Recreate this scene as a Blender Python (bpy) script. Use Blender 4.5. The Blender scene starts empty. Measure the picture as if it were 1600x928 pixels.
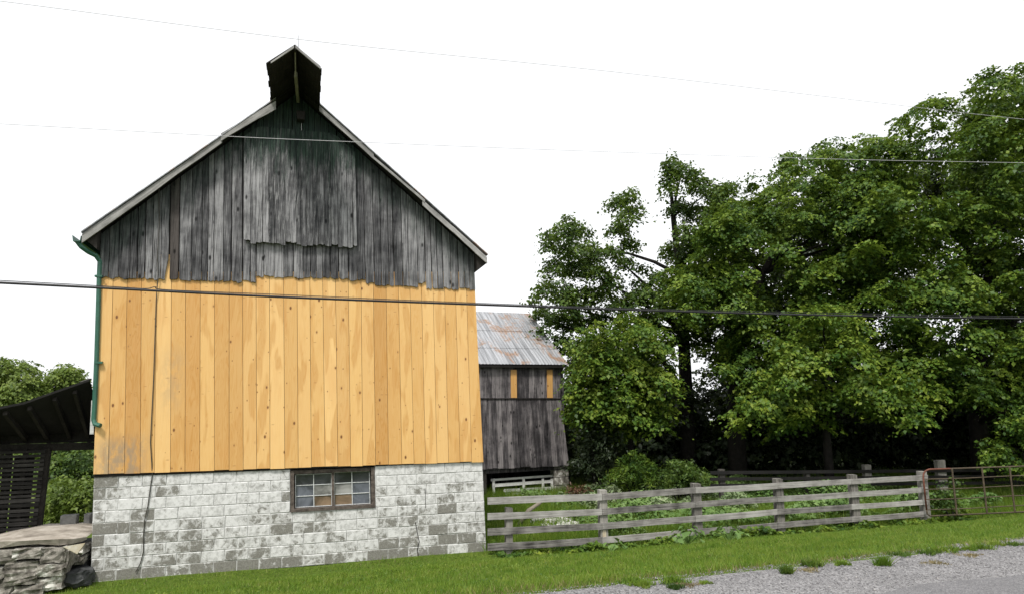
import bpy, math, random
import numpy as np
from mathutils import Vector, Matrix, noise as mnoise

random.seed(7)
rng = np.random.default_rng(7)
S = bpy.context.scene
COL = S.collection

# ------------------------------------------------------------------ camera
EYE = 1.6
FPX, PITCH, ROLL = 1058.29, 0.1509, -0.0137
fw = Vector((0, math.cos(PITCH), math.sin(PITCH)))
up = Vector((0, -math.sin(PITCH), math.cos(PITCH)))
ri = Vector((1, 0, 0))
R_ = ri * math.cos(ROLL) + up * math.sin(ROLL)
U_ = -ri * math.sin(ROLL) + up * math.cos(ROLL)
camd = bpy.data.cameras.new('camera')
camd.sensor_fit = 'HORIZONTAL'; camd.sensor_width = 36; camd.lens = 36 * FPX / 1600
camd.clip_start = 0.1; camd.clip_end = 4000
cam = bpy.data.objects.new('camera', camd); COL.objects.link(cam)
cam.matrix_world = Matrix(((R_.x, U_.x, -fw.x, 0), (R_.y, U_.y, -fw.y, 0), (R_.z, U_.z, -fw.z, EYE), (0, 0, 0, 1)))
S.camera = cam
CAM = Vector((0, 0, EYE))

# ------------------------------------------------------------------ world, sun, exposure
SUN_EL, SUN_AZ = math.radians(58), math.radians(196)     # azimuth clockwise from +Y: behind the camera, a little left
w = bpy.data.worlds.new('World'); S.world = w; w.use_nodes = True
nt = w.node_tree; nt.nodes.clear()
sky = nt.nodes.new('ShaderNodeTexSky'); sky.sky_type = 'NISHITA'; sky.sun_disc = False
sky.sun_elevation = SUN_EL; sky.sun_rotation = SUN_AZ; sky.dust_density = 4.0; sky.air_density = 1.0
hs = nt.nodes.new('ShaderNodeHueSaturation'); hs.inputs['Saturation'].default_value = 0.12
nt.links.new(sky.outputs[0], hs.inputs['Color'])
mx = nt.nodes.new('ShaderNodeMixRGB'); mx.inputs[0].default_value = 0.72
nt.links.new(hs.outputs[0], mx.inputs[1]); mx.inputs[2].default_value = (9.0, 9.1, 9.3, 1)   # even cloud cover
bg = nt.nodes.new('ShaderNodeBackground'); bg.inputs['Strength'].default_value = 0.056
nt.links.new(mx.outputs[0], bg.inputs['Color'])
wo = nt.nodes.new('ShaderNodeOutputWorld'); nt.links.new(bg.outputs[0], wo.inputs['Surface'])
sl = bpy.data.lights.new('sun', 'SUN'); sl.energy = 1.5; sl.angle = math.radians(10); sl.color = (1, 0.96, 0.9)
so = bpy.data.objects.new('sun', sl); COL.objects.link(so)
sd = Vector((math.sin(SUN_AZ) * math.cos(SUN_EL), math.cos(SUN_AZ) * math.cos(SUN_EL), math.sin(SUN_EL)))
so.rotation_euler = (-sd).to_track_quat('-Z', 'Y').to_euler(); so.location = (-6, -20, 30)
S.view_settings.view_transform = 'Standard'; S.view_settings.look = 'None'
S.view_settings.exposure = 1.5; S.view_settings.gamma = 1

# ------------------------------------------------------------------ frames
YAW = 0.2919
EX = Vector((math.cos(YAW), math.sin(YAW), 0)); ED = Vector((-math.sin(YAW), math.cos(YAW), 0)); EZ = Vector((0, 0, 1))
O = Vector((-7.5623, 12.5054, -1.2585 + EYE))       # barn: left end of the foot of the boards
LEAN = -0.0396
ROWH = 0.2022
BASE = -9 * ROWH

def ray(px, py):
    return (fw + R_ * ((px - 800) / FPX) + U_ * ((464 - py) / FPX))
def at(px, py, Y):                                   # point on the ray of a photo pixel at world depth Y
    r = ray(px, py); return CAM + r * (Y / r.y)
def onp(px, py, P0, n):                              # ray meets plane
    r = ray(px, py); return CAM + r * ((P0 - CAM).dot(n) / r.dot(n))
def st(px, py, t):                                   # ray meets the vertical plane t metres behind the barn front: (s, z world)
    P = onp(px, py, O + ED * t, ED); q = P - O
    return q.dot(EX), P.z
def bl(px, py, d=0.0):                               # barn local (s, z) with the lean taken out
    s, z = st(px, py, d); z -= O.z
    return s - LEAN * z, z
def SW(s, t, z=0.0):                                 # (s,t) frame to world, z absolute
    P = O + EX * s + ED * t; return Vector((P.x, P.y, z))

def smooth(a, b, x):
    u = min(1, max(0, (x - a) / (b - a))); return u * u * (3 - 2 * u)
def gz(x, y):
    q = Vector((x, y, 0)) - O; t = q.x * ED.x + q.y * ED.y; s = q.x * EX.x + q.y * EX.y
    u = min(1, max(0, (t + 8.3) / 7.8))
    z = -1.56 * (u + 0.02 * math.sin(u * 6.28))
    if t > -0.5: z = -1.56
    n = 0.05 * mnoise.noise(Vector((x * .35, y * .35, 1))) + 0.02 * mnoise.noise(Vector((x * 1.3, y * 1.3, 4)))
    z += n * smooth(-8.4, -6.8, t)
    if s < 7.5 and t > -1: z += 0.09 * smooth(-1, 0, t)
    if t > 26: z -= (t - 26) * 0.035
    if t < -19: z += n * 2
    return z
def gnd(px, py, y0=3, y1=80):
    r = ray(px, py)
    Y = y0
    while Y < y1:
        P = CAM + r * (Y / r.y)
        if P.z <= gz(P.x, P.y): return P
        Y += 0.05
    return P

# ------------------------------------------------------------------ mesh helpers
def mk(name, verts, faces, mat, parent=None, kind=None, loc=None, smoothf=False):
    me = bpy.data.meshes.new(name); me.from_pydata([tuple(v) for v in verts], [], faces); me.update()
    if smoothf:
        me.polygons.foreach_set('use_smooth', [True] * len(me.polygons))
    if mat: me.materials.append(mat)
    return link(name, me, parent, kind, loc)
def link(name, me, parent=None, kind=None, loc=None):
    o = bpy.data.objects.new(name, me); COL.objects.link(o)
    if parent is not None: o.parent = parent
    if loc is not None: o.location = loc
    if kind: o['kind'] = kind
    return o
def mknp(name, V, F, mat, parent=None, kind=None, smoothf=False):
    V = np.asarray(V, np.float32); F = np.asarray(F, np.int32); k = F.shape[1]
    me = bpy.data.meshes.new(name)
    me.vertices.add(len(V)); me.vertices.foreach_set('co', V.ravel())
    me.loops.add(F.size); me.loops.foreach_set('vertex_index', F.ravel())
    me.polygons.add(len(F)); me.polygons.foreach_set('loop_start', np.arange(0, F.size, k, dtype=np.int32))
    if smoothf: me.polygons.foreach_set('use_smooth', np.ones(len(F), bool))
    me.update(calc_edges=True)
    me.materials.append(mat)
    return link(name, me, parent, kind)
def thing(name, label, cat, loc=(0, 0, 0), rz=0, group=None):
    o = bpy.data.objects.new(name, None); COL.objects.link(o)
    o.location = loc; o.rotation_euler = (0, 0, rz); o.empty_display_size = .2
    return tag(o, label, cat, group)
def tag(o, label, cat, group=None):
    o['label'] = label; o['category'] = cat
    if group: o['group'] = group
    return o
class MB:
    def __init__(s): s.v = []; s.f = []
    def add(s, V, F):
        b = len(s.v); s.v += [tuple(v) for v in V]; s.f += [tuple(i + b for i in f) for f in F]; return s
    def box(s, a, b, j=0.0):
        V = [(x + random.uniform(-j, j), y + random.uniform(-j, j), z + random.uniform(-j, j)) for x in (a[0], b[0]) for y in (a[1], b[1]) for z in (a[2], b[2])]
        return s.add(V, [(0, 1, 3, 2), (4, 6, 7, 5), (0, 4, 5, 1), (2, 3, 7, 6), (0, 2, 6, 4), (1, 5, 7, 3)])
    def beam(s, p, q, w_, h, upv=(0, 0, 1)):         # square bar from p to q
        p = Vector(p); q = Vector(q); d = (q - p).normalized(); u = Vector(upv)
        if abs(d.dot(u)) > .98: u = Vector((0, 1, 0))
        a = d.cross(u).normalized(); b = a.cross(d)
        V = [P + a * (i * w_ / 2) + b * (k * h / 2) for P in (p, q) for i, k in ((-1, -1), (1, -1), (1, 1), (-1, 1))]
        return s.add(V, [(3, 2, 1, 0), (4, 5, 6, 7), (0, 1, 5, 4), (1, 2, 6, 5), (2, 3, 7, 6), (3, 0, 4, 7)])
    def prism(s, poly, f0, f1):                      # poly of 2D points, f0/f1 map them to front and back 3D
        n = len(poly); V = [f0(*p) for p in poly] + [f1(*p) for p in poly]
        F = [tuple(range(n)), tuple(range(2 * n - 1, n - 1, -1))] + [(i, i + n, (i + 1) % n + n, (i + 1) % n) for i in range(n)]
        return s.add(V, F)
    def tube(s, path, rad, n=7, cap=True):
        P = [Vector(p) for p in path]; m = len(P)
        rad = rad if hasattr(rad, '__len__') else [rad] * m
        V = []; prev = None
        for i in range(m):
            d = (P[min(i + 1, m - 1)] - P[max(i - 1, 0)]).normalized()
            if prev is None:
                a = d.cross(Vector((0, 0, 1)))
                if a.length < .1: a = d.cross(Vector((0, 1, 0)))
                a.normalize()
            else: a = (prev - d * prev.dot(d)).normalized()
            prev = a; b = d.cross(a)
            for k in range(n):
                th = 2 * math.pi * k / n; V.append(P[i] + (a * math.cos(th) + b * math.sin(th)) * rad[i])
        F = [(i * n + k, i * n + (k + 1) % n, (i + 1) * n + (k + 1) % n, (i + 1) * n + k) for i in range(m - 1) for k in range(n)]
        if cap: F += [tuple(range(n - 1, -1, -1)), tuple(range((m - 1) * n, m * n))]
        return s.add(V, F)
    def build(s, name, mat, parent=None, kind=None, smoothf=False, loc=None):
        return mk(name, s.v, s.f, mat, parent, kind, loc, smoothf)

# ------------------------------------------------------------------ materials
class M_:
    def __init__(s, name, rough=0.85, spec=0.3, metal=0.0):
        s.m = bpy.data.materials.new(name); s.m.use_nodes = True; s.nt = s.m.node_tree
        s.b = s.nt.nodes['Principled BSDF']; s.b.inputs['Roughness'].default_value = rough
        s.b.inputs['Specular IOR Level'].default_value = spec; s.b.inputs['Metallic'].default_value = metal
        s.geo = s.n('ShaderNodeNewGeometry')
        s.out = s.nt.nodes['Material Output']
    def n(s, t): return s.nt.nodes.new(t)
    def L(s, a, b):
        if isinstance(a, (int, float)): b.default_value = a
        elif isinstance(a, tuple): b.default_value = a if len(a) == 4 or b.type == 'VECTOR' else (*a, 1)
        else: s.nt.links.new(a, b)
    def pos(s): return s.geo.outputs['Position']
    def rnd(s):
        o = s.n('ShaderNodeObjectInfo'); return o.outputs['Random']
    def isl(s): return s.geo.outputs['Random Per Island']
    def math(s, op, a, b=0.0, c=None, clamp=False):
        k = s.n('ShaderNodeMath'); k.operation = op; k.use_clamp = clamp; s.L(a, k.inputs[0]); s.L(b, k.inputs[1])
        if c is not None: s.L(c, k.inputs[2])
        return k.outputs[0]
    def vec(s, x, y, z):
        k = s.n('ShaderNodeCombineXYZ'); s.L(x, k.inputs[0]); s.L(y, k.inputs[1]); s.L(z, k.inputs[2]); return k.outputs[0]
    def sep(s, v):
        k = s.n('ShaderNodeSeparateXYZ'); s.L(v, k.inputs[0]); return k.outputs
    def dot(s, v, c):
        k = s.n('ShaderNodeVectorMath'); k.operation = 'DOT_PRODUCT'; s.L(v, k.inputs[0]); k.inputs[1].default_value = c; return k.outputs['Value']
    def vadd(s, v, c):
        k = s.n('ShaderNodeVectorMath'); k.operation = 'ADD'; s.L(v, k.inputs[0]); s.L(c, k.inputs[1]); return k.outputs[0]
    def noise(s, v, scale, detail=4, rough=.55, dist=0.0):
        k = s.n('ShaderNodeTexNoise'); s.L(v, k.inputs['Vector']); k.inputs['Scale'].default_value = scale
        k.inputs['Detail'].default_value = detail; k.inputs['Roughness'].default_value = rough; k.inputs['Distortion'].default_value = dist
        return k.outputs['Fac']
    def vor(s, v, scale, rand=1.0, feature='F1'):
        k = s.n('ShaderNodeTexVoronoi'); s.L(v, k.inputs['Vector']); k.inputs['Scale'].default_value = scale; k.feature = feature
        k.inputs['Randomness'].default_value = rand
        return k
    def step(s, x, a, b):                            # smoothstep a..b
        k = s.n('ShaderNodeMapRange'); k.interpolation_type = 'SMOOTHSTEP'; s.L(x, k.inputs['Value'])
        k.inputs['From Min'].default_value = a; k.inputs['From Max'].default_value = b; return k.outputs['Result']
    def mix(s, f, a, b, mode='MIX'):
        k = s.n('ShaderNodeMixRGB'); k.blend_type = mode; s.L(f, k.inputs[0]); s.L(a, k.inputs[1]); s.L(b, k.inputs[2]); return k.outputs[0]
    def ramp(s, f, stops):
        k = s.n('ShaderNodeValToRGB'); s.L(f, k.inputs[0]); e = k.color_ramp.elements
        while len(e) < len(stops): e.new(0.5)
        for i, (p, c) in enumerate(stops): e[i].position = p; e[i].color = (*c, 1)
        return k.outputs[0]
    def bump(s, h, strength=.4, dist=.01):
        k = s.n('ShaderNodeBump'); s.L(h, k.inputs['Height']); k.inputs['Strength'].default_value = strength; k.inputs['Distance'].default_value = dist
        s.nt.links.new(k.outputs[0], s.b.inputs['Normal'])
    def col(s, c): s.L(c, s.b.inputs['Base Color']); return s
def g3(v): return (v, v, v)

def board_uv(m, yaw=YAW):
    e = (math.cos(yaw), math.sin(yaw), 0)
    u = m.dot(m.pos(), e); z = m.sep(m.pos())[2]; r = m.rnd()
    return u, z, r

def weathered(name, dark, mid, light, yaw=YAW, green=0.0, door=False, wet=True):
    m = M_(name, .9, .2)
    u, z, r = board_uv(m, yaw); rr = m.math('MULTIPLY', r, 37.0)
    grain = m.noise(m.vec(m.math('MULTIPLY', u, 55), m.math('MULTIPLY', z, 1.6), rr), 1.0, 6, .7, .4)
    broad = m.noise(m.vec(m.math('MULTIPLY', u, 9), m.math('MULTIPLY', z, .9), rr), 1.0, 4, .6)
    blot = m.noise(m.vec(m.math('MULTIPLY', u, 2.2), m.math('MULTIPLY', z, 2.2), 3.0), 1.0, 5, .65)
    f = m.math('ADD', m.math('MULTIPLY', grain, .75), m.math('MULTIPLY', broad, .45))
    f = m.math('ADD', f, m.math('MULTIPLY', m.math('SUBTRACT', r, .5), .22))
    f = m.math('ADD', f, m.math('MULTIPLY', m.math('SUBTRACT', blot, .5), .5))
    c = m.ramp(f, [(.38, dark), (.57, mid), (.78, light)])
    # knots
    kv = m.vor(m.vec(m.math('MULTIPLY', u, 6.5), m.math('MULTIPLY', z, 3.2), rr), 1.0)
    kn = m.math('SUBTRACT', 1.0, m.step(kv.outputs['Distance'], .08, .24))
    sel = m.step(m.sep(kv.outputs['Color'])[0], .35, .4)
    c = m.mix(m.math('MULTIPLY', m.math('MULTIPLY', kn, sel), .92), c, tuple(x * .35 for x in dark))
    crack = m.noise(m.vec(m.math('MULTIPLY', u, 95), m.math('MULTIPLY', z, .8), rr), 1.0, 2, .5)
    cr = m.math('SUBTRACT', 1.0, m.step(crack, .34, .40))
    c = m.mix(m.math('MULTIPLY', cr, .8), c, tuple(x * .2 for x in dark))
    if green:
        zl = m.math('SUBTRACT', z, O.z)
        lu = m.math('SUBTRACT', u, O.dot(EX))
        # distance below the roof line keeps old dark green paint where the weather never reached
        dl = m.math('ABSOLUTE', m.math('SUBTRACT', m.math('ADD', lu, m.math('MULTIPLY', zl, -LEAN)), 3.55))
        under = m.math('ADD', m.math('SUBTRACT', 7.75, zl), m.math('MULTIPLY', dl, -.93))     # metres under the roof line
        gn = m.noise(m.vec(m.math('MULTIPLY', u, 5), m.math('MULTIPLY', z, 1.1), 9.0), 1.0, 6, .75)
        up_ = m.math('SUBTRACT', 1.0, m.step(m.math('ADD', under, m.math('MULTIPLY', m.math('SUBTRACT', gn, .5), -2.6)), .15, 1.0))
        cen = m.math('SUBTRACT', 1.0, m.step(m.math('ADD', dl, m.math('MULTIPLY', gn, .8)), 1.5, 3.4))
        hi = m.step(m.math('ADD', zl, m.math('MULTIPLY', m.math('SUBTRACT', gn, .5), 2.8)), 5.7, 6.5)
        mask = m.math('MAXIMUM', m.math('MULTIPLY', up_, .5), m.math('MULTIPLY', m.math('MULTIPLY', cen, hi), .93))
        spot = m.math('MULTIPLY', m.step(gn, .60, .68), .45)
        mask = m.math('MULTIPLY', m.math('MAXIMUM', mask, spot), green)
        gc = m.mix(m.step(grain, .4, .65), (.010, .016, .015), (.026, .052, .036))
        c = m.mix(mask, c, gc)
        if door:
            pm = m.math('MULTIPLY', m.step(m.noise(m.vec(m.math('MULTIPLY', u, 30), m.math('MULTIPLY', z, 2.5), rr), 1.0, 5, .7), .52, .66), .55)
            pm = m.math('MULTIPLY', pm, m.math('SUBTRACT', 1.0, m.math('MULTIPLY', mask, .8)))
            c = m.mix(pm, c, (.33, .33, .33))
    m.col(c); m.bump(m.math('ADD', m.math('MULTIPLY', grain, .7), m.math('MULTIPLY', cr, -.6)), .6, .008)
    return m.m

MAT = {}
MAT['grey_board'] = weathered('weathered_grey_board', (.018, .018, .020), (.098, .097, .101), (.28, .277, .283), green=1.0)
MAT['door_board'] = weathered('weathered_door_board', (.02, .021, .023), (.1, .099, .103), (.31, .308, .315), green=1.0, door=True)
MAT['brown_board'] = weathered('brown_board', (.014, .012, .011), (.042, .036, .034), (.085, .075, .07), green=.4)
MAT['grey2'] = weathered('old_shed_board', (.012, .011, .012), (.07, .064, .067), (.24, .22, .22), yaw=.384)
MAT['rail'] = weathered('weathered_rail', (.09, .088, .083), (.25, .24, .23), (.42, .41, .39))
MAT['fascia'] = None

def horiz_wood(name, dark, mid, light, axis, sc=40):
    m = M_(name, .9, .2); p = m.pos(); u = m.dot(p, tuple(axis))
    lat = m.n('ShaderNodeVectorMath'); lat.operation = 'SCALE'; m.L(p, lat.inputs[0]); lat.inputs['Scale'].default_value = sc
    ax = Vector(axis).normalized()
    sub = m.n('ShaderNodeVectorMath'); sub.operation = 'SCALE'; sub.inputs[0].default_value = tuple(ax); m.L(m.math('MULTIPLY', u, sc * .965), sub.inputs['Scale'])
    d = m.n('ShaderNodeVectorMath'); d.operation = 'SUBTRACT'; m.L(lat.outputs[0], d.inputs[0]); m.L(sub.outputs[0], d.inputs[1])
    g = m.noise(d.outputs[0], 1.0, 6, .7, .3)
    b = m.noise(p, 3.0, 4, .6)
    f = m.math('ADD', m.math('MULTIPLY', g, .7), m.math('MULTIPLY', b, .5))
    f = m.math('ADD', f, m.math('MULTIPLY', m.math('SUBTRACT', m.rnd(), .5), .2))
    m.col(m.ramp(f, [(.36, dark), (.58, mid), (.82, light)])); m.bump(g, .5, .006)
    return m.m
MAT['rail'] = horiz_wood('fence_rail_wood', (.03, .028, .026), (.19, .18, .17), (.38, .37, .35), EX)
MAT['post'] = horiz_wood('fence_post_wood', (.05, .047, .042), (.17, .16, .145), (.31, .3, .27), (0, 0, 1))
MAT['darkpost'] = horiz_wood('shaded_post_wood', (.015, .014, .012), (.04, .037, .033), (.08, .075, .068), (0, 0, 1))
MAT['fascia_l'] = horiz_wood('rake_board_wood', (.08, .078, .074), (.24, .235, .225), (.42, .41, .4), EX * .73 + EZ * .68)
MAT['fascia_r'] = horiz_wood('rake_board_wood_right', (.08, .078, .074), (.22, .215, .21), (.4, .39, .38), EX * .74 - EZ * .67)
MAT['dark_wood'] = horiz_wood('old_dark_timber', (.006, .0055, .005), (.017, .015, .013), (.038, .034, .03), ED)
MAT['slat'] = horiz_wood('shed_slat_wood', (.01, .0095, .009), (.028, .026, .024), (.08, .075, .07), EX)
MAT['white_rail'] = horiz_wood('whitewashed_rail', (.3, .3, .29), (.6, .6, .58), (.74, .74, .72), EX, 14)
MAT['beam_light'] = horiz_wood('pale_beam', (.12, .115, .09), (.25, .24, .19), (.36, .34, .28), ED)

def pine(name='new_pine'):
    m = M_(name, .62, .35)
    u, z, r = board_uv(m); rr = m.math('MULTIPLY', r, 53.0)
    kvv = m.vec(m.math('MULTIPLY', u, 5.6), m.math('MULTIPLY', z, 3.4), rr)
    kv = m.vor(kvv, 1.0)
    d = kv.outputs['Distance']
    sel = m.step(m.sep(kv.outputs['Color'])[0], .5, .55)
    near = m.math('MULTIPLY', m.math('SUBTRACT', 1.0, m.step(d, .0, .30)), sel)
    ub = m.math('ADD', m.math('MULTIPLY', u, 7.5), m.math('MULTIPLY', near, .9))
    band = m.noise(m.vec(ub, m.math('MULTIPLY', z, .55), rr), 1.0, 3, .5, .6)
    rings = m.math('ABSOLUTE', m.math('SINE', m.math('MULTIPLY', band, 40.0)))
    fine = m.noise(m.vec(m.math('MULTIPLY', u, 120), m.math('MULTIPLY', z, 2.0), rr), 1.0, 4, .6)
    cath = m.step(m.noise(m.vec(m.math('MULTIPLY', u, 5.0), m.math('MULTIPLY', z, .8), rr), 1.0, 2, .5, .5), .52, .60)
    c = m.ramp(r, [(0.0, (.50, .258, .072)), (.25, (.66, .405, .148)), (.5, (.45, .225, .058)), (.75, (.72, .46, .185)), (1.0, (.55, .305, .095))])
    c = m.mix(m.math('MULTIPLY', cath, .58), c, (.47, .23, .055))
    c = m.mix(m.math('MULTIPLY', m.step(rings, .1, .95), .16), c, (.72, .53, .26))
    c = m.mix(m.math('MULTIPLY', m.step(fine, .45, .7), .2), c, (.5, .26, .08))
    tone = m.noise(m.vec(m.math('MULTIPLY', u, 3.0), m.math('MULTIPLY', z, 1.2), rr), 1.0, 3, .5)
    c = m.mix(m.math('MULTIPLY', m.step(tone, .5, .75), .3), c, (.55, .28, .09))
    # pale horizontal planing marks and whorls of knots
    halo = m.math('MULTIPLY', m.math('SUBTRACT', 1.0, m.step(d, .04, .24)), sel)
    core = m.math('MULTIPLY', m.math('SUBTRACT', 1.0, m.step(d, .08, .14)), sel)
    c = m.mix(m.math('MULTIPLY', halo, .5), c, (.42, .2, .06))
    c = m.mix(m.math('MULTIPLY', core, .9), c, (.12, .045, .014))
    kv2 = m.vor(m.vec(m.math('MULTIPLY', u, 10), m.math('MULTIPLY', z, 6.5), m.math('ADD', rr, 5.0)), 1.0)
    k2 = m.math('MULTIPLY', m.math('SUBTRACT', 1.0, m.step(kv2.outputs['Distance'], .08, .15)), m.step(m.sep(kv2.outputs['Color'])[1], .72, .76))
    c = m.mix(m.math('MULTIPLY', k2, .8), c, (.2, .08, .022))
    kv3 = m.vor(m.vec(m.math('MULTIPLY', u, 7), m.math('MULTIPLY', z, 20), m.math('ADD', rr, 9.0)), 1.0)
    k3 = m.math('MULTIPLY', m.math('SUBTRACT', 1.0, m.step(kv3.outputs['Distance'], .1, .3)), m.step(m.sep(kv3.outputs['Color'])[1], .93, .95))
    c = m.mix(m.math('MULTIPLY', k3, .5), c, (.3, .13, .035))
    # grey water stain with its own outline near the low left corner
    s_ = m.math('SUBTRACT', u, O.dot(EX)); zl = m.math('SUBTRACT', z, O.z)
    sn = m.noise(m.vec(m.math('MULTIPLY', u, 6), m.math('MULTIPLY', z, 3), 2.0), 1.0, 5, .7)
    a = m.math('SUBTRACT', 1.0, m.step(m.math('ADD', m.math('ABSOLUTE', m.math('SUBTRACT', s_, .42)), m.math('MULTIPLY', m.math('SUBTRACT', sn, .5), .9)), .25, .55))
    b = m.math('SUBTRACT', 1.0, m.step(m.math('ADD', zl, m.math('MULTIPLY', m.math('SUBTRACT', sn, .5), .6)), .5, .85))
    a2 = m.math('SUBTRACT', 1.0, m.step(m.math('ABSOLUTE', m.math('SUBTRACT', s_, 1.2)), .06, .3))
    b2 = m.math('SUBTRACT', 1.0, m.step(m.math('ADD', m.math('ABSOLUTE', m.math('SUBTRACT', zl, 1.75)), m.math('MULTIPLY', sn, .6)), .5, 1.2))
    st_ = m.math('MAXIMUM', m.math('MULTIPLY', m.math('MULTIPLY', a, b), .7), m.math('MULTIPLY', m.math('MULTIPLY', a2, b2), .28))
    st_ = m.math('MULTIPLY', st_, m.step(sn, .36, .6))
    c = m.mix(st_, c, (.24, .2, .15))
    m.col(c); m.bump(m.math('ADD', fine, m.math('MULTIPLY', core, .5)), .12, .004)
    return m.m
MAT['pine'] = pine()

def block(name='painted_block'):
    m = M_(name, .92, .2)
    p = m.pos(); r = m.rnd(); rr = m.math('MULTIPLY', r, 20.0); z = m.math('SUBTRACT', m.sep(p)[2], O.z); s_ = m.math('SUBTRACT', m.dot(p, tuple(EX)), O.dot(EX))
    n1 = m.noise(m.vadd(p, m.vec(rr, 0.0, 0.0)), 7.0, 8, .72, .3); n2 = m.noise(p, 1.1, 4, .6); n3 = m.noise(p, 40, 3, .6)
    zt = m.step(z, -1.75, -.15)                                        # more paint kept higher up
    le = m.step(s_, .2, 1.7)
    f = m.math('ADD', m.math('MULTIPLY', n1, 1.45), m.math('MULTIPLY', m.math('SUBTRACT', n2, .5), .8))
    f = m.math('ADD', f, m.math('MULTIPLY', m.math('SUBTRACT', r, .5), .42))
    f = m.math('ADD', f, m.math('MULTIPLY', zt, .22)); f = m.math('ADD', f, m.math('MULTIPLY', le, .12))
    lo = m.math('MULTIPLY', m.math('SUBTRACT', 1.0, m.step(z, -1.62, -1.5)), -.07)
    f = m.math('ADD', f, lo)
    tc = m.n('ShaderNodeTexCoord'); gx, gy_, gz_ = m.sep(tc.outputs['Generated'])
    ex_ = m.math('MULTIPLY', m.math('MINIMUM', gx, m.math('SUBTRACT', 1.0, gx)), 2.0); ez_ = m.math('MINIMUM', gz_, m.math('SUBTRACT', 1.0, gz_))
    ed_ = m.math('SUBTRACT', 1.0, m.step(m.math('MINIMUM', ex_, ez_), .02, .14))
    f = m.math('ADD', f, m.math('MULTIPLY', ed_, .12)); f = m.math('ADD', f, m.math('MULTIPLY', m.math('SUBTRACT', m.noise(p, 26, 5, .75), .5), .55))
    mask = m.step(f, .76, 1.02)
    con = m.mix(m.step(n3, .35, .65), (.15, .145, .128), (.215, .21, .19))
    con = m.mix(m.math('MULTIPLY', m.step(m.noise(p, 5, 5, .7), .55, .75), .5), con, (.13, .125, .11))
    pt = m.mix(m.step(m.noise(p, 13, 6, .7), .42, .66), (.62, .62, .615), (.40, .40, .39))
    c = m.mix(m.math('MULTIPLY', mask, .93), con, pt)
    m.col(c); m.bump(m.math('ADD', m.math('MULTIPLY', n3, .5), m.math('MULTIPLY', mask, .5)), .5, .006)
    return m.m
MAT['block'] = block()
def simple(name, stops, scale, rough=.9, detail=5, spec=.25, metal=0, bump=.3, bd=.01, rsc=.1):
    m = M_(name, rough, spec, metal)
    n = m.noise(m.pos(), scale, detail, .65)
    f = m.math('ADD', n, m.math('MULTIPLY', m.math('SUBTRACT', m.rnd(), .5), rsc))
    m.col(m.ramp(f, stops))
    if bump: m.bump(n, bump, bd)
    return m.m
MAT['mortar'] = simple('mortar', [(.35, (.16, .155, .145)), (.5, (.44, .44, .43))], 5)
MAT['interior'] = simple('dark_interior', [(.3, (.012, .011, .01)), (.7, (.025, .022, .02))], 3)
MAT['frame'] = simple('old_window_frame', [(.35, (.035, .028, .024)), (.65, (.12, .1, .085))], 14)
MAT['muntin'] = simple('white_muntin', [(.3, (.32, .33, .33)), (.6, (.6, .62, .62))], 30)
MAT['green_metal'] = simple('green_gutter_metal', [(.3, (.016, .075, .05)), (.7, (.03, .12, .08))], 6, rough=.45, spec=.5)
MAT['wire_black'] = simple('black_cable', [(.3, (.012, .012, .013)), (.7, (.025, .025, .027))], 5, rough=.6)
MAT['wire_grey'] = simple('grey_wire', [(.3, (.42, .42, .43)), (.7, (.5, .5, .51))], 5, rough=.5)
MAT['ground_cable'] = simple('ground_cable', [(.3, (.03, .028, .025)), (.7, (.075, .07, .06))], 15)
MAT['stone'] = simple('lichened_stone', [(.34, (.045, .04, .034)), (.47, (.16, .148, .128)), (.57, (.26, .245, .215)), (.64, (.55, .54, .5))], 6.0, detail=10, bump=.9, bd=.04, rsc=.1)
MAT['slab'] = simple('old_slab', [(.3, (.13, .11, .09)), (.5, (.28, .25, .21)), (.7, (.45, .41, .36))], 3.0, detail=8, bump=.8, bd=.03)
MAT['concrete'] = simple('grey_concrete', [(.3, (.1, .1, .097)), (.7, (.2, .2, .19))], 9)
MAT['pale_concrete'] = simple('pale_concrete', [(.3, (.4, .39, .37)), (.7, (.6, .59, .56))], 6)
MAT['boulder'] = simple('dark_boulder', [(.3, (.03, .032, .033)), (.7, (.08, .083, .085))], 5, bump=.6, bd=.03)
MAT['tan_sheet'] = simple('tan_sheet', [(.3, (.3, .2, .11)), (.5, (.45, .4, .3)), (.7, (.55, .53, .47))], 5, rough=.6)
MAT['rust'] = simple('rusty_gate_paint', [(.3, (.08, .03, .02)), (.55, (.17, .065, .045)), (.75, (.25, .12, .09))], 7, rough=.7)
MAT['rust_dark'] = simple('old_gate_pipe', [(.3, (.04, .032, .022)), (.7, (.1, .075, .05))], 7, rough=.75)
MAT['bark'] = simple('bark', [(.3, (.007, .006, .0055)), (.7, (.024, .021, .018))], 6, detail=8, bump=1, bd=.05)
MAT['deadwood'] = simple('dead_branch', [(.3, (.14, .12, .09)), (.7, (.27, .24, .19))], 9)
MAT['black_roof'] = simple('shed_roof', [(.3, (.007, .007, .007)), (.7, (.016, .015, .014))], 4, bump=.5)

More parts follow.
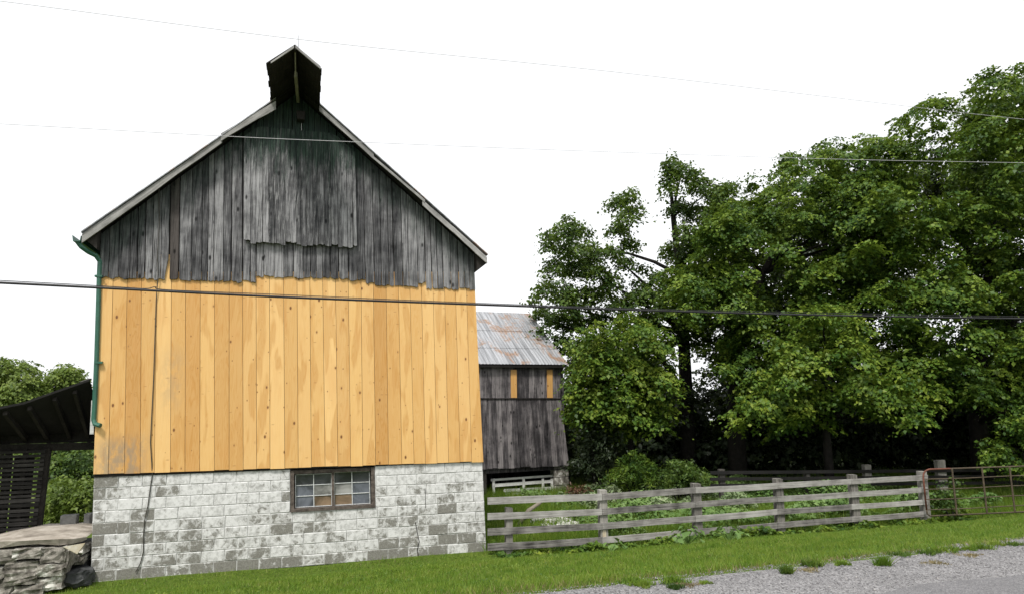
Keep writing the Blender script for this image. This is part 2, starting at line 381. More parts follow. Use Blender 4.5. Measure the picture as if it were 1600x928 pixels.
def metal_roof():
    m = M_('old_galvanised_roof', .5, .5, .0)
    p = m.pos(); n = m.noise(p, 1.1, 6, .7, .5); n2 = m.noise(m.vec(m.math('MULTIPLY', m.dot(p, (math.cos(.384), math.sin(.384), 0)), 9), m.math('MULTIPLY', m.sep(p)[2], .8), 0.0), 1.0, 4, .6)
    f = m.math('ADD', m.math('MULTIPLY', n, .75), m.math('MULTIPLY', n2, .3)); f = m.math('ADD', f, m.math('MULTIPLY', m.math('SUBTRACT', m.rnd(), .5), .09))
    c = m.mix(m.step(n2, .3, .7), (.17, .175, .185), (.38, .39, .41))
    c = m.mix(m.math('MULTIPLY', m.step(f, .515, .61), .8), c, (.24, .135, .075))
    m.b.inputs['Metallic'].default_value = .25
    m.col(c); return m.m
MAT['metal_roof'] = metal_roof()

def leafmat(name, c1, c2, c3, transl=.3, ns=1.2):
    m = M_(name, .5, .22)
    r = m.isl(); n = m.noise(m.pos(), ns, 4, .6)
    f = m.math('ADD', m.math('MULTIPLY', r, .45), m.math('MULTIPLY', m.step(n, .33, .67), .55))
    c = m.ramp(f, [(.1, c1), (.5, c2), (.95, c3)])
    m.col(c)
    tr = m.n('ShaderNodeBsdfTranslucent'); m.L(m.mix(.5, c, (.18, .26, .03)), tr.inputs['Color'])
    mix = m.n('ShaderNodeMixShader'); mix.inputs[0].default_value = transl
    m.nt.links.new(m.b.outputs[0], mix.inputs[1]); m.nt.links.new(tr.outputs[0], mix.inputs[2]); m.nt.links.new(mix.outputs[0], m.out.inputs['Surface'])
    return m.m
MAT['maple'] = leafmat('maple_leaf', (.018, .05, .010), (.062, .118, .016), (.18, .245, .03))
MAT['maple_bright'] = leafmat('bright_maple_leaf', (.026, .066, .011), (.085, .15, .018), (.21, .26, .032))
MAT['olive'] = leafmat('olive_leaf', (.022, .046, .013), (.055, .1, .02), (.125, .18, .032))
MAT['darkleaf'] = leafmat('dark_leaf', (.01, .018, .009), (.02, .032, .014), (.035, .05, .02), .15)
MAT['limeleaf'] = leafmat('lime_leaf', (.06, .1, .02), (.11, .16, .03), (.18, .23, .045))
MAT['weedleaf'] = leafmat('weed_leaf', (.06, .12, .03), (.11, .19, .05), (.18, .27, .09), .25)
MAT['grassblade'] = leafmat('grass_blade', (.055, .12, .012), (.115, .2, .018), (.22, .26, .05), .3, 3.0)
MAT['dryblade'] = leafmat('dry_grass_blade', (.13, .1, .05), (.2, .16, .08), (.3, .25, .13), .2)
MAT['brownleaf'] = leafmat('dead_fern', (.05, .025, .015), (.09, .045, .025), (.13, .07, .04), .1)

# ground material
def groundmat():
    m = M_('lawn_soil', .95, .1); p = m.pos()
    n = m.noise(p, .6, 5, .6); f = m.noise(p, 14, 5, .7)
    c = m.ramp(f, [(.3, (.035, .055, .01)), (.55, (.07, .11, .014)), (.8, (.11, .14, .03))])
    c = m.mix(m.math('MULTIPLY', m.step(n, .55, .75), .4), c, (.1, .1, .035))
    m.col(c); m.bump(f, .6, .03); return m.m
MAT['ground'] = groundmat()
def gravelmat(name, a, b, c3, sc):
    m = M_(name, .95, .15); p = m.pos()
    v = m.vor(p, sc); v2 = m.noise(p, 2.0, 5, .6)
    c = m.ramp(m.sep(v.outputs['Color'])[0], [(.0, a), (.5, b), (1, c3)])
    c = m.mix(m.math('MULTIPLY', m.step(v2, .45, .7), .35), c, tuple(x * .6 for x in b))
    m.col(c); m.bump(v.outputs['Distance'], .8, .012); return m.m
MAT['shoulder'] = gravelmat('gravel_bed', (.13, .127, .13), (.21, .207, .21), (.31, .305, .305), 75)
MAT['asphalt'] = gravelmat('worn_asphalt', (.11, .11, .115), (.165, .163, .167), (.235, .23, .235), 110)
def pebmat():
    m = M_('pebble', .9, .2); m.col(m.ramp(m.isl(), [(0, (.12, .118, .12)), (.5, (.19, .187, .19)), (.85, (.255, .25, .255)), (1, (.34, .325, .31))])); return m.m
MAT['pebble'] = pebmat()

def glassmat(name, tint, rough=.12):  # dirty glass; reflections of sky and houses are painted into the tint
    m = M_(name, rough, .5); p = m.pos()
    n = m.noise(p, 2.2, 3, .6, 1.0); c = m.mix(m.step(n, .3, .7), tuple(x * .4 for x in tint), tuple(x * 1.25 for x in tint))
    m.col(c); m.b.inputs['IOR'].default_value = 1.5
    m.b.inputs['Coat Weight'].default_value = .6; m.b.inputs['Coat Roughness'].default_value = .05
    return m.m
MAT['pane_dark'] = glassmat('dark_reflection_pane', (.06, .062, .072))
MAT['pane_blue'] = glassmat('dusty_blue_reflection_pane', (.12, .13, .155))
MAT['pane_grey'] = glassmat('dusty_grey_reflection_pane', (.25, .25, .24), .3)
MAT['pane_brown'] = glassmat('brown_reflection_pane', (.2, .14, .09), .3)

# ------------------------------------------------------------------ terrain, road
def setting():
    ss = [-600, -300, -150, -80, -50, -35, -25] + list(np.arange(-18, 34, .5)) + [38, 45, 60, 90, 150, 300, 600]
    ts = [-500, -200, -90, -50, -30, -24, -19] + list(np.arange(-18, 26, .4)) + [28, 32, 38, 48, 60, 90, 140, 250, 500, 900]
    V = []
    for t in ts:
        for s in ss:
            P = SW(s, t); V.append((P.x, P.y, gz(P.x, P.y) - (.03 if -17.5 < t < -8.5 else 0)))
    n = len(ss); F = [(j * n + i, j * n + i + 1, (j + 1) * n + i + 1, (j + 1) * n + i) for j in range(len(ts) - 1) for i in range(n - 1)]
    mk('ground', V, F, MAT['ground'], kind='structure', smoothf=True)
    # gravel shoulder with a ragged edge against the lawn, then the worn road
    def edge(s): return -8.46 + .034 * (min(max(s, 0), 14) - 5.7) + .06 * mnoise.noise(Vector((s * .5, 0, 3))) + .08 * mnoise.noise(Vector((s * 1.9, 2, 0))) + .05 * mnoise.noise(Vector((s * 7, 1, 0)))
    sx = list(np.arange(-60, 120, 1.0)); sx = [s for s in sx if s < -5 or s > 25] + list(np.arange(-5, 25, .12)); sx.sort()
    V = []; F = []
    for s in sx:
        for t in (edge(s), -8.8, -9.6, -10.6): P = SW(s, t); V.append((P.x, P.y, .004 if t < -8.6 else -.004))
    F = [(i * 4 + k, (i + 1) * 4 + k, (i + 1) * 4 + k + 1, i * 4 + k + 1) for i in range(len(sx) - 1) for k in range(3)]
    mk('gravel_shoulder', V, F, MAT['shoulder'], kind='structure')
    V = []
    for s in sx:
        for t in (-9.35 + .3 * mnoise.noise(Vector((s * .7, 5, 5))), -13.3, -16.8): P = SW(s, t); V.append((P.x, P.y, .009 + (.04 if t == -13.3 else 0)))
    F = [(i * 3 + k, (i + 1) * 3 + k, (i + 1) * 3 + k + 1, i * 3 + k + 1) for i in range(len(sx) - 1) for k in range(2)]
    mk('road', V, F, MAT['asphalt'], kind='structure')
    return edge
edge = setting()

# ------------------------------------------------------------------ main barn
barn = thing('barn', 'tall old barn with new yellow pine boards over a peeling white block base', 'barn', (O.x, O.y, O.z + BASE), YAW)
# local coords of the barn empty: x = s, y = d, z measured from the foot of the blocks
def B(s, d, z): return (s + LEAN * z, d, z - BASE)
W = 7.2

WS0, WZ1 = bl(453, 729, 0); WS1, _ = bl(585.5, 727, 0); _, WZ0 = bl(520, 799, 0)
WZ0 = -4 * ROWH; WZ1 = -.03
# block courses
def block_mesh(wd, h=ROWH - .011, dp=.19, c=.007):
    x = wd / 2; z = h / 2
    V = [(-x + c, 0, -z + c), (x - c, 0, -z + c), (x - c, 0, z - c), (-x + c, 0, z - c), (-x, c, -z), (x, c, -z), (x, c, z), (-x, c, z), (-x, dp, -z), (x, dp, -z), (x, dp, z), (-x, dp, z)]
    F = [(0, 1, 2, 3)] + [(a, b, b + 4 if False else b, a) for a, b in ()]
    for i in range(4):
        j = (i + 1) % 4
        F.append((4 + i, 4 + j, j, i)); F.append((8 + i, 8 + j, 4 + j, 4 + i))
    me = bpy.data.meshes.new('concrete_block'); me.from_pydata(V, [], F); me.materials.append(MAT['block']); me.update(); return me
bm_cache = {}
def put_block(a, b, row):
    wd = round((b - a) - .011, 3)
    if wd < .05: return
    if wd not in bm_cache: bm_cache[wd] = block_mesh(wd)
    zc = BASE + (row + .5) * ROWH
    o = link('concrete_block', bm_cache[wd], barn)
    o.location = Vector(B((a + b) / 2, random.uniform(-.006, .004), zc)); o.rotation_euler = (0, 0, random.uniform(-.004, .004))
for row in range(9):
    x = 0.0 - (0.0 if row % 2 == 0 else .0); first = .4 if row % 2 == 0 else .2
    cuts = [0.0]; x = first
    while x < W - .12:
        cuts.append(x); x += random.choice([.4, .4, .4, .4, .4, .41, .39] + ([.2] if random.random() < .12 else []))
    cuts.append(W)
    for a, b in zip(cuts[:-1], cuts[1:]):
        if row >= 5:                                 # courses cut by the window
            if b <= WS0 or a >= WS1: put_block(a, b, row)
            elif a < WS0 and b > WS1: put_block(a, WS0, row); put_block(WS1, b, row)
            elif a < WS0: put_block(a, WS0, row)
            elif b > WS1: put_block(WS1, b, row)
        else: put_block(a, b, row)
# mortar core behind the block faces (with the window opening) and plain side and rear foundation
mb = MB()
for (a, b, z0, z1) in ((0.004, WS0 - .0, BASE, -.002), (WS1, W - .004, BASE, -.002), (WS0, WS1, BASE, WZ0)):
    mb.prism([(a, z0), (b, z0), (b, z1), (a, z1)], lambda s, z: B(s, .007, z), lambda s, z: B(s, .185, z))
mb.build('mortar', MAT['mortar'], barn)
mb = MB(); DEP = 9.0
for s0, s1 in ((0, .2), (W - .2, W)):
    mb.prism([(s0, BASE), (s1, BASE), (s1, -.01), (s0, -.01)], lambda s, z: B(s, .192, z), lambda s, z: B(s, DEP, z))
mb.prism([(.2, BASE), (W - .2, BASE), (W - .2, -.01), (.2, -.01)], lambda s, z: B(s, DEP - .2, z), lambda s, z: B(s, DEP - .003, z))
mb.build('foundation_side', MAT['block'], barn)
mb = MB(); mb.prism([(-.35, BASE - .35), (.75, BASE - .35), (.75, BASE - .012), (-.35, BASE - .012)], lambda s, z: B(s, -.05 if s > 0 else -.12, z), lambda s, z: B(s, .5, z))
mb.build('footing', MAT['pale_concrete'], barn)
# crack running down the block joints
def ribbon(pts, wd, name, mat, d, par):
    mb = MB()
    for (p, q) in zip(pts[:-1], pts[1:]):
        a = Vector(B(p[0], d, p[1])); b = Vector(B(q[0], d, q[1])); mb.beam(a, b, wd, .006, (0, 1, 0))
    return mb.build(name, mat, par)
cp = [bl(x, y, 0) for x, y in ((649, 815), (652, 832), (655, 845), (652, 858), (655, 876))]
ribbon(cp, .012, 'crack', MAT['interior'], -.008, barn)
cp = [bl(x, y, 0) for x, y in ((664, 762), (665, 793))]
ribbon(cp, .008, 'crack', MAT['interior'], -.008, barn)

# window
wn = mk('window', *(lambda m: (m.v, m.f))(MB().prism([(WS0 + .004, WZ0 + .004), (WS1 - .004, WZ0 + .004), (WS1 - .004, WZ1), (WS0 + .004, WZ1)], lambda s, z: B(s, .19, z), lambda s, z: B(s, .21, z))), MAT['interior'], barn)
fr = .055
def wbox(name, s0, s1, z0, z1, d0, d1, mat, par=None, tilt=0):
    m = MB().prism([(s0, z0), (s1, z0), (s1, z1), (s0, z1)], lambda s, z: B(s, d0, z), lambda s, z: B(s, d1, z))
    return m.build(name, mat, par or wn)
wbox('frame', WS0 + .006, WS0 + .075, WZ0 + .055, WZ1, .0, .14, MAT['frame'])
wbox('frame', WS1 - .075, WS1 - .006, WZ0 + .055, WZ1, .0, .14, MAT['frame'])
wbox('frame', WS0 + .075, WS1 - .075, WZ1 - .07, WZ1, .03, .14, MAT['frame'])
wbox('sill', WS0 + .006, WS1 - .006, WZ0 + .003, WZ0 + .055, -.025, .14, MAT['frame'])
mid = (WS0 + WS1) / 2
wbox('frame', mid - .03, mid + .02, WZ0 + .056, WZ1 - .07, .06, .13, MAT['frame'])
grid = [(['pane_dark', 'pane_dark'], ['pane_blue', 'pane_grey'], ['pane_blue', 'pane_brown']), (['pane_dark', 'pane_dark'], ['pane_grey', 'pane_blue'], ['pane_brown', 'pane_blue'])]
for k, (a, b, dz) in enumerate(((WS0 + .10, mid - .03, -.012), (mid + .02, WS1 - .10, .0))):
    z0 = WZ0 + .07; z1 = WZ1 - .08 + dz; cw = (b - a) / 2; rh = (z1 - z0) / 3
    for r in range(3):
        for c in range(2):
            zz = z1 - (r + 1) * rh
            wbox('pane', a + c * cw + .008, a + (c + 1) * cw - .008, zz + .008, zz + rh - .008, .118, .123, MAT[grid[k][r][c]])
    for c in range(3): wbox('muntin', a + c * cw - .007, a + c * cw + .007, z0 - .01, z1 + .005, .100, .126, MAT['muntin'])
    for r in range(4):
        for c in range(2): wbox('muntin', a + c * cw + .0075, a + (c + 1) * cw - .0075, z0 + r * rh - .006, z0 + r * rh + .006, .104, .124, MAT['muntin'])

# gable geometry: roof lines in local coords, taken where the rake boards stand
OV = .34
RA = bl(128, 369, -OV); RP = bl(462, 131, -OV); RB = bl(760, 401, -OV)
SL = (RP[1] - RA[1]) / (RP[0] - RA[0]); SR = (RP[1] - RB[1]) / (RB[0] - RP[0])
def roofz(s): return RP[1] - (RP[0] - s) * SL if s < RP[0] else RP[1] - (s - RP[0]) * SR
TH = .10                                             # wall top sits this far under the roof top
# backing wall (dark), whole gable
mb = MB(); poly = [(.0, -.005), (W, -.005), (W, roofz(W) - .16), (RP[0], RP[1] - .16), (0, roofz(0) - .16)]
mb.prism(poly, lambda s, z: B(s, -.018, z), lambda s, z: B(s, .1, z)); mb.build('gable_backing', MAT['interior'], barn)

# new pine boards, measured seams
seams_top = [157.5, 177, 199, 221, 246, 268, 290, 313, 335, 358, 379, 400, 421, 443, 464, 484, 504, 524, 544, 564, 583, 603, 622, 640, 658, 676, 694, 711, 728, 741]
seams_bot = [145.5, 169, 194, 219, 241, 266, 289, 312, 335, 358, 380, 401, 422, 445, 466, 486.5, 508, 528, 548, 567, 587, 607, 628, 647, 665, 683, 701, 719, 737, 755.5]
def pz(x): return 740.5 - .0325 * (x - 145)
PB = -.045
grey_edge = [(150, 433), (200, 434.5), (258, 436), (264, 436), (266, 437), (290, 437), (340, 439), (379, 440.5), (380, 430), (440, 432.5), (500, 435), (558, 437.5), (560, 443), (600, 446), (645, 449), (690, 450.5), (745, 453)]
def gedge(x):
    for (a, b), (c, d) in zip(grey_edge[:-1], grey_edge[1:]):
        if a <= x <= c: return b + (d - b) * (x - a) / max(1e-6, c - a)
    return 437
for i in range(len(seams_top) - 1):
    xt0, xt1, xb0, xb1 = seams_top[i], seams_top[i + 1], seams_bot[i], seams_bot[i + 1]
    jb = random.uniform(-1.0, .8)
    a = bl(xb0, pz(xb0) + jb, PB); b = bl(xb1, pz(xb1) + jb, PB)
    c = bl(xt1, 425, PB); d = bl(xt0, 425, PB)
    # extend straight from the visible seam to behind the old boards
    g = .0035
    if 246 <= xt0 < 268:                             # the plank that reaches up under the torn old board
        c = bl(xt1, 398, PB); d = bl(xt0, 398, PB)
    dd = PB + random.uniform(-.004, .004)
    poly = [(a[0] + g, a[1]), (b[0] - g, b[1]), (c[0] - g, c[1]), (d[0] + g, d[1])]
    MB().prism(poly, lambda s, z: B(s, dd, z), lambda s, z: B(s, -.019, z)).build('pine_board', MAT['pine'], barn)

# old grey boards over them
def ragged(s0, s1, zb, amp):
    pts = []; n = max(2, int((s1 - s0) / .035))
    for i in range(n + 1):
        pts.append((s0 + (s1 - s0) * i / n, zb + random.uniform(-amp, amp) + (0.35 * amp if i in (0, n) else 0)))
    return pts
s = .0; GB = -.075
cuts = [0.0]
while cuts[-1] < W - .12: cuts.append(cuts[-1] + random.uniform(.105, .20))
cuts[-1] = W
P0, P1 = bl(265, 400, GB)[0], bl(280, 400, GB)[0]
T0, T1 = bl(362, 400, GB)[0], bl(379, 400, GB)[0]
cuts = [c for c in cuts if not (P0 - .06 < c < P1 + .06) and not (T0 - .06 < c < T1 + .06)] + [P0, P1, T0, T1]; cuts.sort()
for a, b in zip(cuts[:-1], cuts[1:]):
    xm = 157 + (741 - 157) * ((a + b) / 2) / W
    zb = bl(xm, gedge(xm), GB)[1] + random.uniform(-.02, .02); m_ = 'grey_board'; d0 = GB + random.uniform(-.010, .008)
    torn = abs(b - P0) < 1e-6
    if abs(a - P0) < 1e-6: m_ = 'brown_board'; d0 -= .012
    if abs(b - T1) < 1e-6: d0 -= .018
    if 643 < xm < 655: zb += .10
    a += .003; b -= .003 + random.choice([0, 0, .007]); low = ragged(a + .003, b - .003, zb, .024)
    if torn: low = [(a + .003, zb + .02), (a + (b - a) * .45, zb), (a + (b - a) * .6, zb + .16), (b - .012, zb + .40)]
    if b > RP[0] > a: top = [(b - .003, roofz(b) - TH), (RP[0], RP[1] - TH), (a + .003, roofz(a) - TH)]
    else: top = [(b - .003, roofz(b) - TH), (a + .003, roofz(a) - TH)]
    MB().prism(low + top, lambda s, z: B(s, d0, z), lambda s, z: B(s, -.047, z)).build('weathered_board', MAT[m_], barn)

# hay door: its own planks, standing proud, with torn feet
HD0 = bl(381, 379, -.17); HD1 = bl(558, 388, -.17); HT = bl(470, 205, -.13)[1]
hd = MB().prism([(HD0[0] + .02, HD0[1] + .05), (HD1[0] - .02, HD1[1] + .05), (HD1[0] - .02, min(HT, roofz(HD1[0]) - .3)), (RP[0] + .5, HT), (RP[0] - .5, HT), (HD0[0] + .02, min(HT, roofz(HD0[0]) - .3))], lambda s, z: B(s, -.148, z), lambda s, z: B(s, -.083, z)).build('hay_door', MAT['brown_board'], barn)
x = HD0[0]; k = 0
while x < HD1[0] - .05:
    wd = random.uniform(.075, .135); b = min(x + wd, HD1[0])
    if HD1[0] - b < .05: b = HD1[0]
    u = (x - HD0[0]) / (HD1[0] - HD0[0]); zb = HD0[1] + (HD1[1] - HD0[1]) * u + random.choice([0, 0, .01, -.01, .02]) + (.05 if random.random() < .12 else 0)
    d0 = -.172 + random.uniform(-.006, .006); lean = random.uniform(-.003, .003)
    low = ragged(x + .003, b - .003 - (.01 if random.random() < .15 else 0), zb, .012)
    t1 = min(HT, roofz(b) - .26); t0 = min(HT, roofz(x) - .26)
    MB().prism(low + [(b - .003, t1), (x + .003, t0)], lambda s, z: B(s, d0, z), lambda s, z: B(s, -.149, z)).build('plank', MAT['door_board'], hd)
    x = b; k += 1

# roof slopes with thin metal, purlins seen from below, rake boards
def slope_mesh(sgn):
    mb = MB()
    eave = RA if sgn < 0 else RB
    n = 40; V = []; F = []
    L = DEP + OV + .3
    for i in range(n + 1):
        d = -OV + .01 + L * i / n; h = .012 * math.cos(i * math.pi)
        for (s, z) in ((eave[0], eave[1]), (RP[0], RP[1])): V.append(B(s, d, z + h + .01))
    F = [(2 * i, 2 * i + 1, 2 * i + 3, 2 * i + 2) for i in range(n)]
    return V, F
for sg in (-1, 1):
    V, F = slope_mesh(sg); mk('roof_sheeting', V, F, MAT['metal_roof'], barn)
    e = RA if sg < 0 else RB
    MB().prism([(e[0], e[1] - .045), (e[0], e[1] - .01), (RP[0] + .0, RP[1] - .01), (RP[0] + .0, RP[1] - .045)][::(1 if sg < 0 else -1)], lambda s, z: B(s, -OV + .03, z), lambda s, z: B(s, DEP + .25, z)).build('roof_deck', MAT['dark_wood'], barn)
def rake(name, pa, pb, th0, th1, d, mat, thk=.03, sag=0):
    n = 6; top = []; bot = []
    for i in range(n + 1):
        u = i / n; s = pa[0] + (pb[0] - pa[0]) * u; z = pa[1] + (pb[1] - pa[1]) * u - sag * math.sin(u * math.pi)
        top.append((s, z)); bot.append((s, z - (th0 + (th1 - th0) * u) * random.uniform(.93, 1.05)))
    return MB().prism(bot + top[::-1], lambda s, z: B(s, d, z), lambda s, z: B(s, d + thk, z)).build(name, mat, barn)
def R(px, py, d): return bl(px, py, d)
D = -OV - .02
rake('rake_board', R(128, 366, D), R(347, 213, D), .17, .13, D, MAT['fascia_l'])
rake('rake_board', R(345, 209, D - .02), R(431, 158, D - .02), .15, .17, D - .02, MAT['fascia_l'])
rake('rake_board', R(499, 165, D), R(584, 240, D), .12, .13, D, MAT['fascia_r'])
rake('rake_board', R(582, 243, D - .01), R(664, 312, D - .01), .06, .07, D - .01, MAT['fascia_r'])
rake('rake_board', R(660, 312, D), R(712, 358, D), .13, .13, D, MAT['fascia_r'])
rake('rake_board', R(708, 354, D - .01), R(761, 402, D - .01), .13, .15, D - .01, MAT['fascia_r'])
# metal edge strips over the rakes
for pa, pb in ((R(127, 364, D), R(431, 155, D)), (R(499, 163, D), R(762, 399, D))):
    MB().prism([(pa[0], pa[1]), (pb[0], pb[1]), (pb[0], pb[1] + .022), (pa[0], pa[1] + .022)], lambda s, z: B(s, D - .03, z), lambda s, z: B(s, D + .12, z)).build('roof_edge', MAT['metal_roof'], barn)
# eave ends
MB().prism([(W + .0, RB[1] - .30), (W + .24, RB[1] - .12), (RB[0] - .02, RB[1] - .05), (W + .0, roofz(W) - .05)], lambda s, z: B(s, -OV + .06, z), lambda s, z: B(s, DEP, z)).build('eave_box', MAT['dark_wood'], barn)
MB().prism([(.0, RA[1] - .22), (.0, roofz(0) - .05), (RA[0] + .04, RA[1] - .05)], lambda s, z: B(s, -OV + .06, z), lambda s, z: B(s, DEP, z)).build('eave_box', MAT['dark_wood'], barn)
# side and rear walls of upright planks
mb = MB()
for s0, sg in ((.0, -1), (W, 1)):
    d = .1; zt = roofz(s0) - .12
    while d < DEP:
        o = random.uniform(.018, .03) * sg
        mb.prism([(d, -.01), (d + .24, -.01), (d + .24, zt), (d, zt)], lambda y, z: B(s0 + o, y, z), lambda y, z: B(s0 - .03 * sg, y, z)); d += .246
x = 0
while x < W - .05:
    b = min(W, x + .24); mb.prism([(x, -.01), (b, -.01), (b, roofz(b) - .15), (x, roofz(x) - .15)], lambda s, z: B(s, DEP + .02, z), lambda s, z: B(s, DEP - .03, z)); x += .246
mb.build('side_wall', MAT['grey_board'], barn, kind=None)

# hay hood: the ridge carried forward
HDp = -1.786
ho = MB()
hl = bl(417, 98, HDp); hp = bl(461, 70, HDp); hr = bl(502, 107, HDp)
hood = None
def hoodslope(a, p, nm, par):
    mb = MB(); n = 8
    sg = -1 if a[0] < p[0] else 1
    q = (p[0], p[1]); drop = q[1] - a[1]; run = a[0] - q[0]
    # front to wall, ragged lower edge
    for i in range(n):
        d0 = HDp + (-.0 - HDp) * i / n; d1 = HDp + (-.0 - HDp) * (i + 1) / n - .006
        j = random.uniform(.985, 1.03)
        zc = lambda d: q[1] + (RP[1] - q[1]) * (d - HDp) / (-HDp)
        e = (q[0] + run * j, drop * j)
        V = []
        for d in (d0, d1):
            V += [B(q[0], d, zc(d)), B(e[0], d, zc(d) - e[1]), B(e[0], d, zc(d) - e[1] - .025), B(q[0], d, zc(d) - .025)]
        mb.add(V, [(0, 1, 2, 3), (7, 6, 5, 4), (0, 4, 5, 1), (1, 5, 6, 2), (2, 6, 7, 3), (3, 7, 4, 0)])
    return mb.build(nm, MAT['dark_wood'], par)
hood = hoodslope(hl, hp, 'hay_hood', barn)
hoodslope(hr, hp, 'hood_slope', hood)
def ff(a, b, t0, t1, d, mat, dx=0):
    return MB().prism([(a[0], a[1] - t0), (b[0], b[1] - t1), (b[0], b[1] + .0), (a[0], a[1] + .0)], lambda s, z: B(s, d, z), lambda s, z: B(s, d + .03, z)).build('hood_trim', mat, hood)
ff(bl(423, 97, HDp - .03), bl(459.5, 71.5, HDp - .03), .03, .05, HDp - .03, MAT['fascia_l'])
ff(bl(461.5, 71, HDp - .03), bl(501, 104, HDp - .03), .05, .06, HDp - .03, MAT['fascia_r'])
bz = hp[1] - .34
mb = MB(); mb.beam(B(hp[0] + .0, HDp + .5, bz), B(hp[0] + .03, -.12, bz - .02), .055, .10); mb.build('hay_track', MAT['beam_light'], hood)
MB().beam(B(hp[0], HDp + .02, hp[1] - .06), B(hp[0], -.1, RP[1] - .1), .05, .07).build('ridge_pole', MAT['dark_wood'], hood)
MB().beam(B(hp[0], HDp + .06, hp[1] - .05), B(hp[0], HDp + .5, bz - .04), .02, .02).build('brace', MAT['beam_light'], hood)
pu = bl(470, 184, -.16); mb = MB(); mb.prism([(pu[0] - .07, pu[1] - .08), (pu[0] + .07, pu[1] - .08), (pu[0] + .09, pu[1] + .1), (pu[0] - .09, pu[1] + .1)], lambda s, z: B(s, -.26, z), lambda s, z: B(s, -.09, z)); mb.build('pulley_block', MAT['interior'], hood)
hk = bl(471, 196, -.16); MB().tube([B(hk[0], -.16, hk[1] + .03), B(hk[0], -.16, hk[1] - .14)], .006, 5).build('hook', MAT['wire_grey'], hood)
rr_ = bl(466, 74, HDp + .4); MB().tube([B(rr_[0], HDp + .4, rr_[1] - .05), B(rr_[0], HDp + .4, rr_[1] + .24)], [.006, .004], 5).build('lightning_rod', MAT['ground_cable'], barn)
# grounding cable down the wall
cab = [(252, 276), (248, 300), (249, 345), (246, 400), (247, 430), (244, 470), (242, 530), (240, 590), (237, 650), (235, 690), (237, 722), (238, 741), (234, 768), (231, 790), (226, 812), (224, 838), (224, 862), (219, 880), (212, 893)]
cp = [bl(x, y, -.11 if y < 440 else (-.065 if y < 735 else -.02)) for x, y in cab]
MB().tube([B(p[0], -.11 if c[1] < 440 else (-.065 if c[1] < 735 else -.022), p[1]) for p, c in zip(cp, cab)], .009, 5).build('grounding_cable', MAT['ground_cable'], barn)
# gutter along the left eave with its downspout
gl = bl(121, 372, -OV)
V = []; prof = [(-.10, .06), (-.085, -.05), (.03, -.05), (.045, .06)]
for d in (-OV - .02, DEP):
    for x_, z_ in prof: V.append(B(gl[0] + x_ + .02, d, gl[1] + z_ - .02))
    for x_, z_ in prof[::-1]: V.append(B(gl[0] + x_ * .88 + .018, d, gl[1] + z_ * .88 - .014))
n = 8; mk('gutter', V, [tuple(range(n - 1, -1, -1)), tuple(range(n, 2 * n))] + [(i, (i + 1) % n, (i + 1) % n + n, i + n) for i in range(n)], MAT['green_metal'], barn)
dsp = [(121, 378, -.30), (127, 386, -.28), (138, 394, -.2), (150, 400, -.12), (156, 409, -.07), (155, 430, -.07), (153.5, 480, -.07), (151, 560, -.07), (148, 630, -.07), (146.5, 655, -.07), (148.5, 662, -.09), (157, 664.5, -.14)]
MB().tube([B(*(lambda q: (q[0], d, q[1]))(bl(x, y, d))) for x, y, d in dsp], .042, 8).build('downspout', MAT['green_metal'], barn, smoothf=False)
for y in (432, 566):
    q = bl(154, y, -.07); MB().prism([(q[0] - .055, q[1] - .018), (q[0] + .07, q[1] - .018), (q[0] + .07, q[1] + .018), (q[0] - .055, q[1] + .018)], lambda s, z: B(s, -.118, z), lambda s, z: B(s, -.03, z)).build('strap', MAT['green_metal'], barn)
# small weathered plank on the corner behind the downspout
q0 = bl(140, 678, -.02); q1 = bl(147, 625, -.02)
MB().prism([(q0[0], q0[1]), (-.02, q0[1]), (-.02, q1[1]), (q0[0] + .01, q1[1])], lambda s, z: B(s, -.02, z), lambda s, z: B(s, .02, z)).build('corner_plank', MAT['white_rail'], barn)

# ------------------------------------------------------------------ second barn
Y2 = .384; E2 = Vector((math.cos(Y2), math.sin(Y2), 0)); D2 = Vector((-math.sin(Y2), math.cos(Y2), 0))
Q0 = at(889, 728, 24.0)
barn2 = thing('small_barn', 'low grey board barn with a rusty sheet metal roof behind the tall barn', 'barn', (Q0.x, Q0.y, -1.56), Y2)
def l2(px, py, d=0.0):
    P = onp(px, py, Q0 + D2 * d, D2); q = P - Q0; return q.dot(E2), P.z + 1.56
def B2(s, d, z): return (s, d, z)
def wallb(x0t, y0t, x0b, y0b, x1t, y1t, x1b, y1b, d, name, mat, thk=.025):
    p = [l2(x0b, y0b, d), l2(x1b, y1b, d), l2(x1t, y1t, d), l2(x0t, y0t, d)]
    p = [(p[0][0] + .004, p[0][1]), (p[1][0] - .004, p[1][1]), (p[2][0] - .004, p[2][1]), (p[3][0] + .004, p[3][1])]
    return MB().prism(p, lambda s, z: B2(s, d, z), lambda s, z: B2(s, d + thk, z)).build(name, mat, barn2)
def lerp(a, b, u): return a + (b - a) * u
NB = 17
for i in range(-4, NB):                               # lower tier, proud of the upper one
    u0 = i / NB; u1 = (i + 1) / NB; j = random.uniform(-1.5, 1.5)
    wallb(lerp(744, 876, u0), 621, lerp(744, 889.5, u0), lerp(732, 727, u0) + j, lerp(744, 876, u1), 621, lerp(744, 889.5, u1), lerp(732, 727, u1) + j, -.03 + random.uniform(-.006, .006), 'weathered_board', MAT['grey2'])
for i in range(-4, NB - 1):
    u0 = i / (NB - 1); u1 = (i + 1) / (NB - 1)
    wallb(lerp(744, 877, u0), 566, lerp(744, 875, u0), 624, lerp(744, 877, u1), 566, lerp(744, 875, u1), 624, .0 + random.uniform(-.006, .006), 'weathered_board', MAT['grey2'])
for x0, x1 in ((798, 807.5), (854.5, 863.5)):
    wallb(x0, 577, x0 + .5, 621, x1, 577, x1 + .5, 621, -.035, 'pine_batten', MAT['pine'])
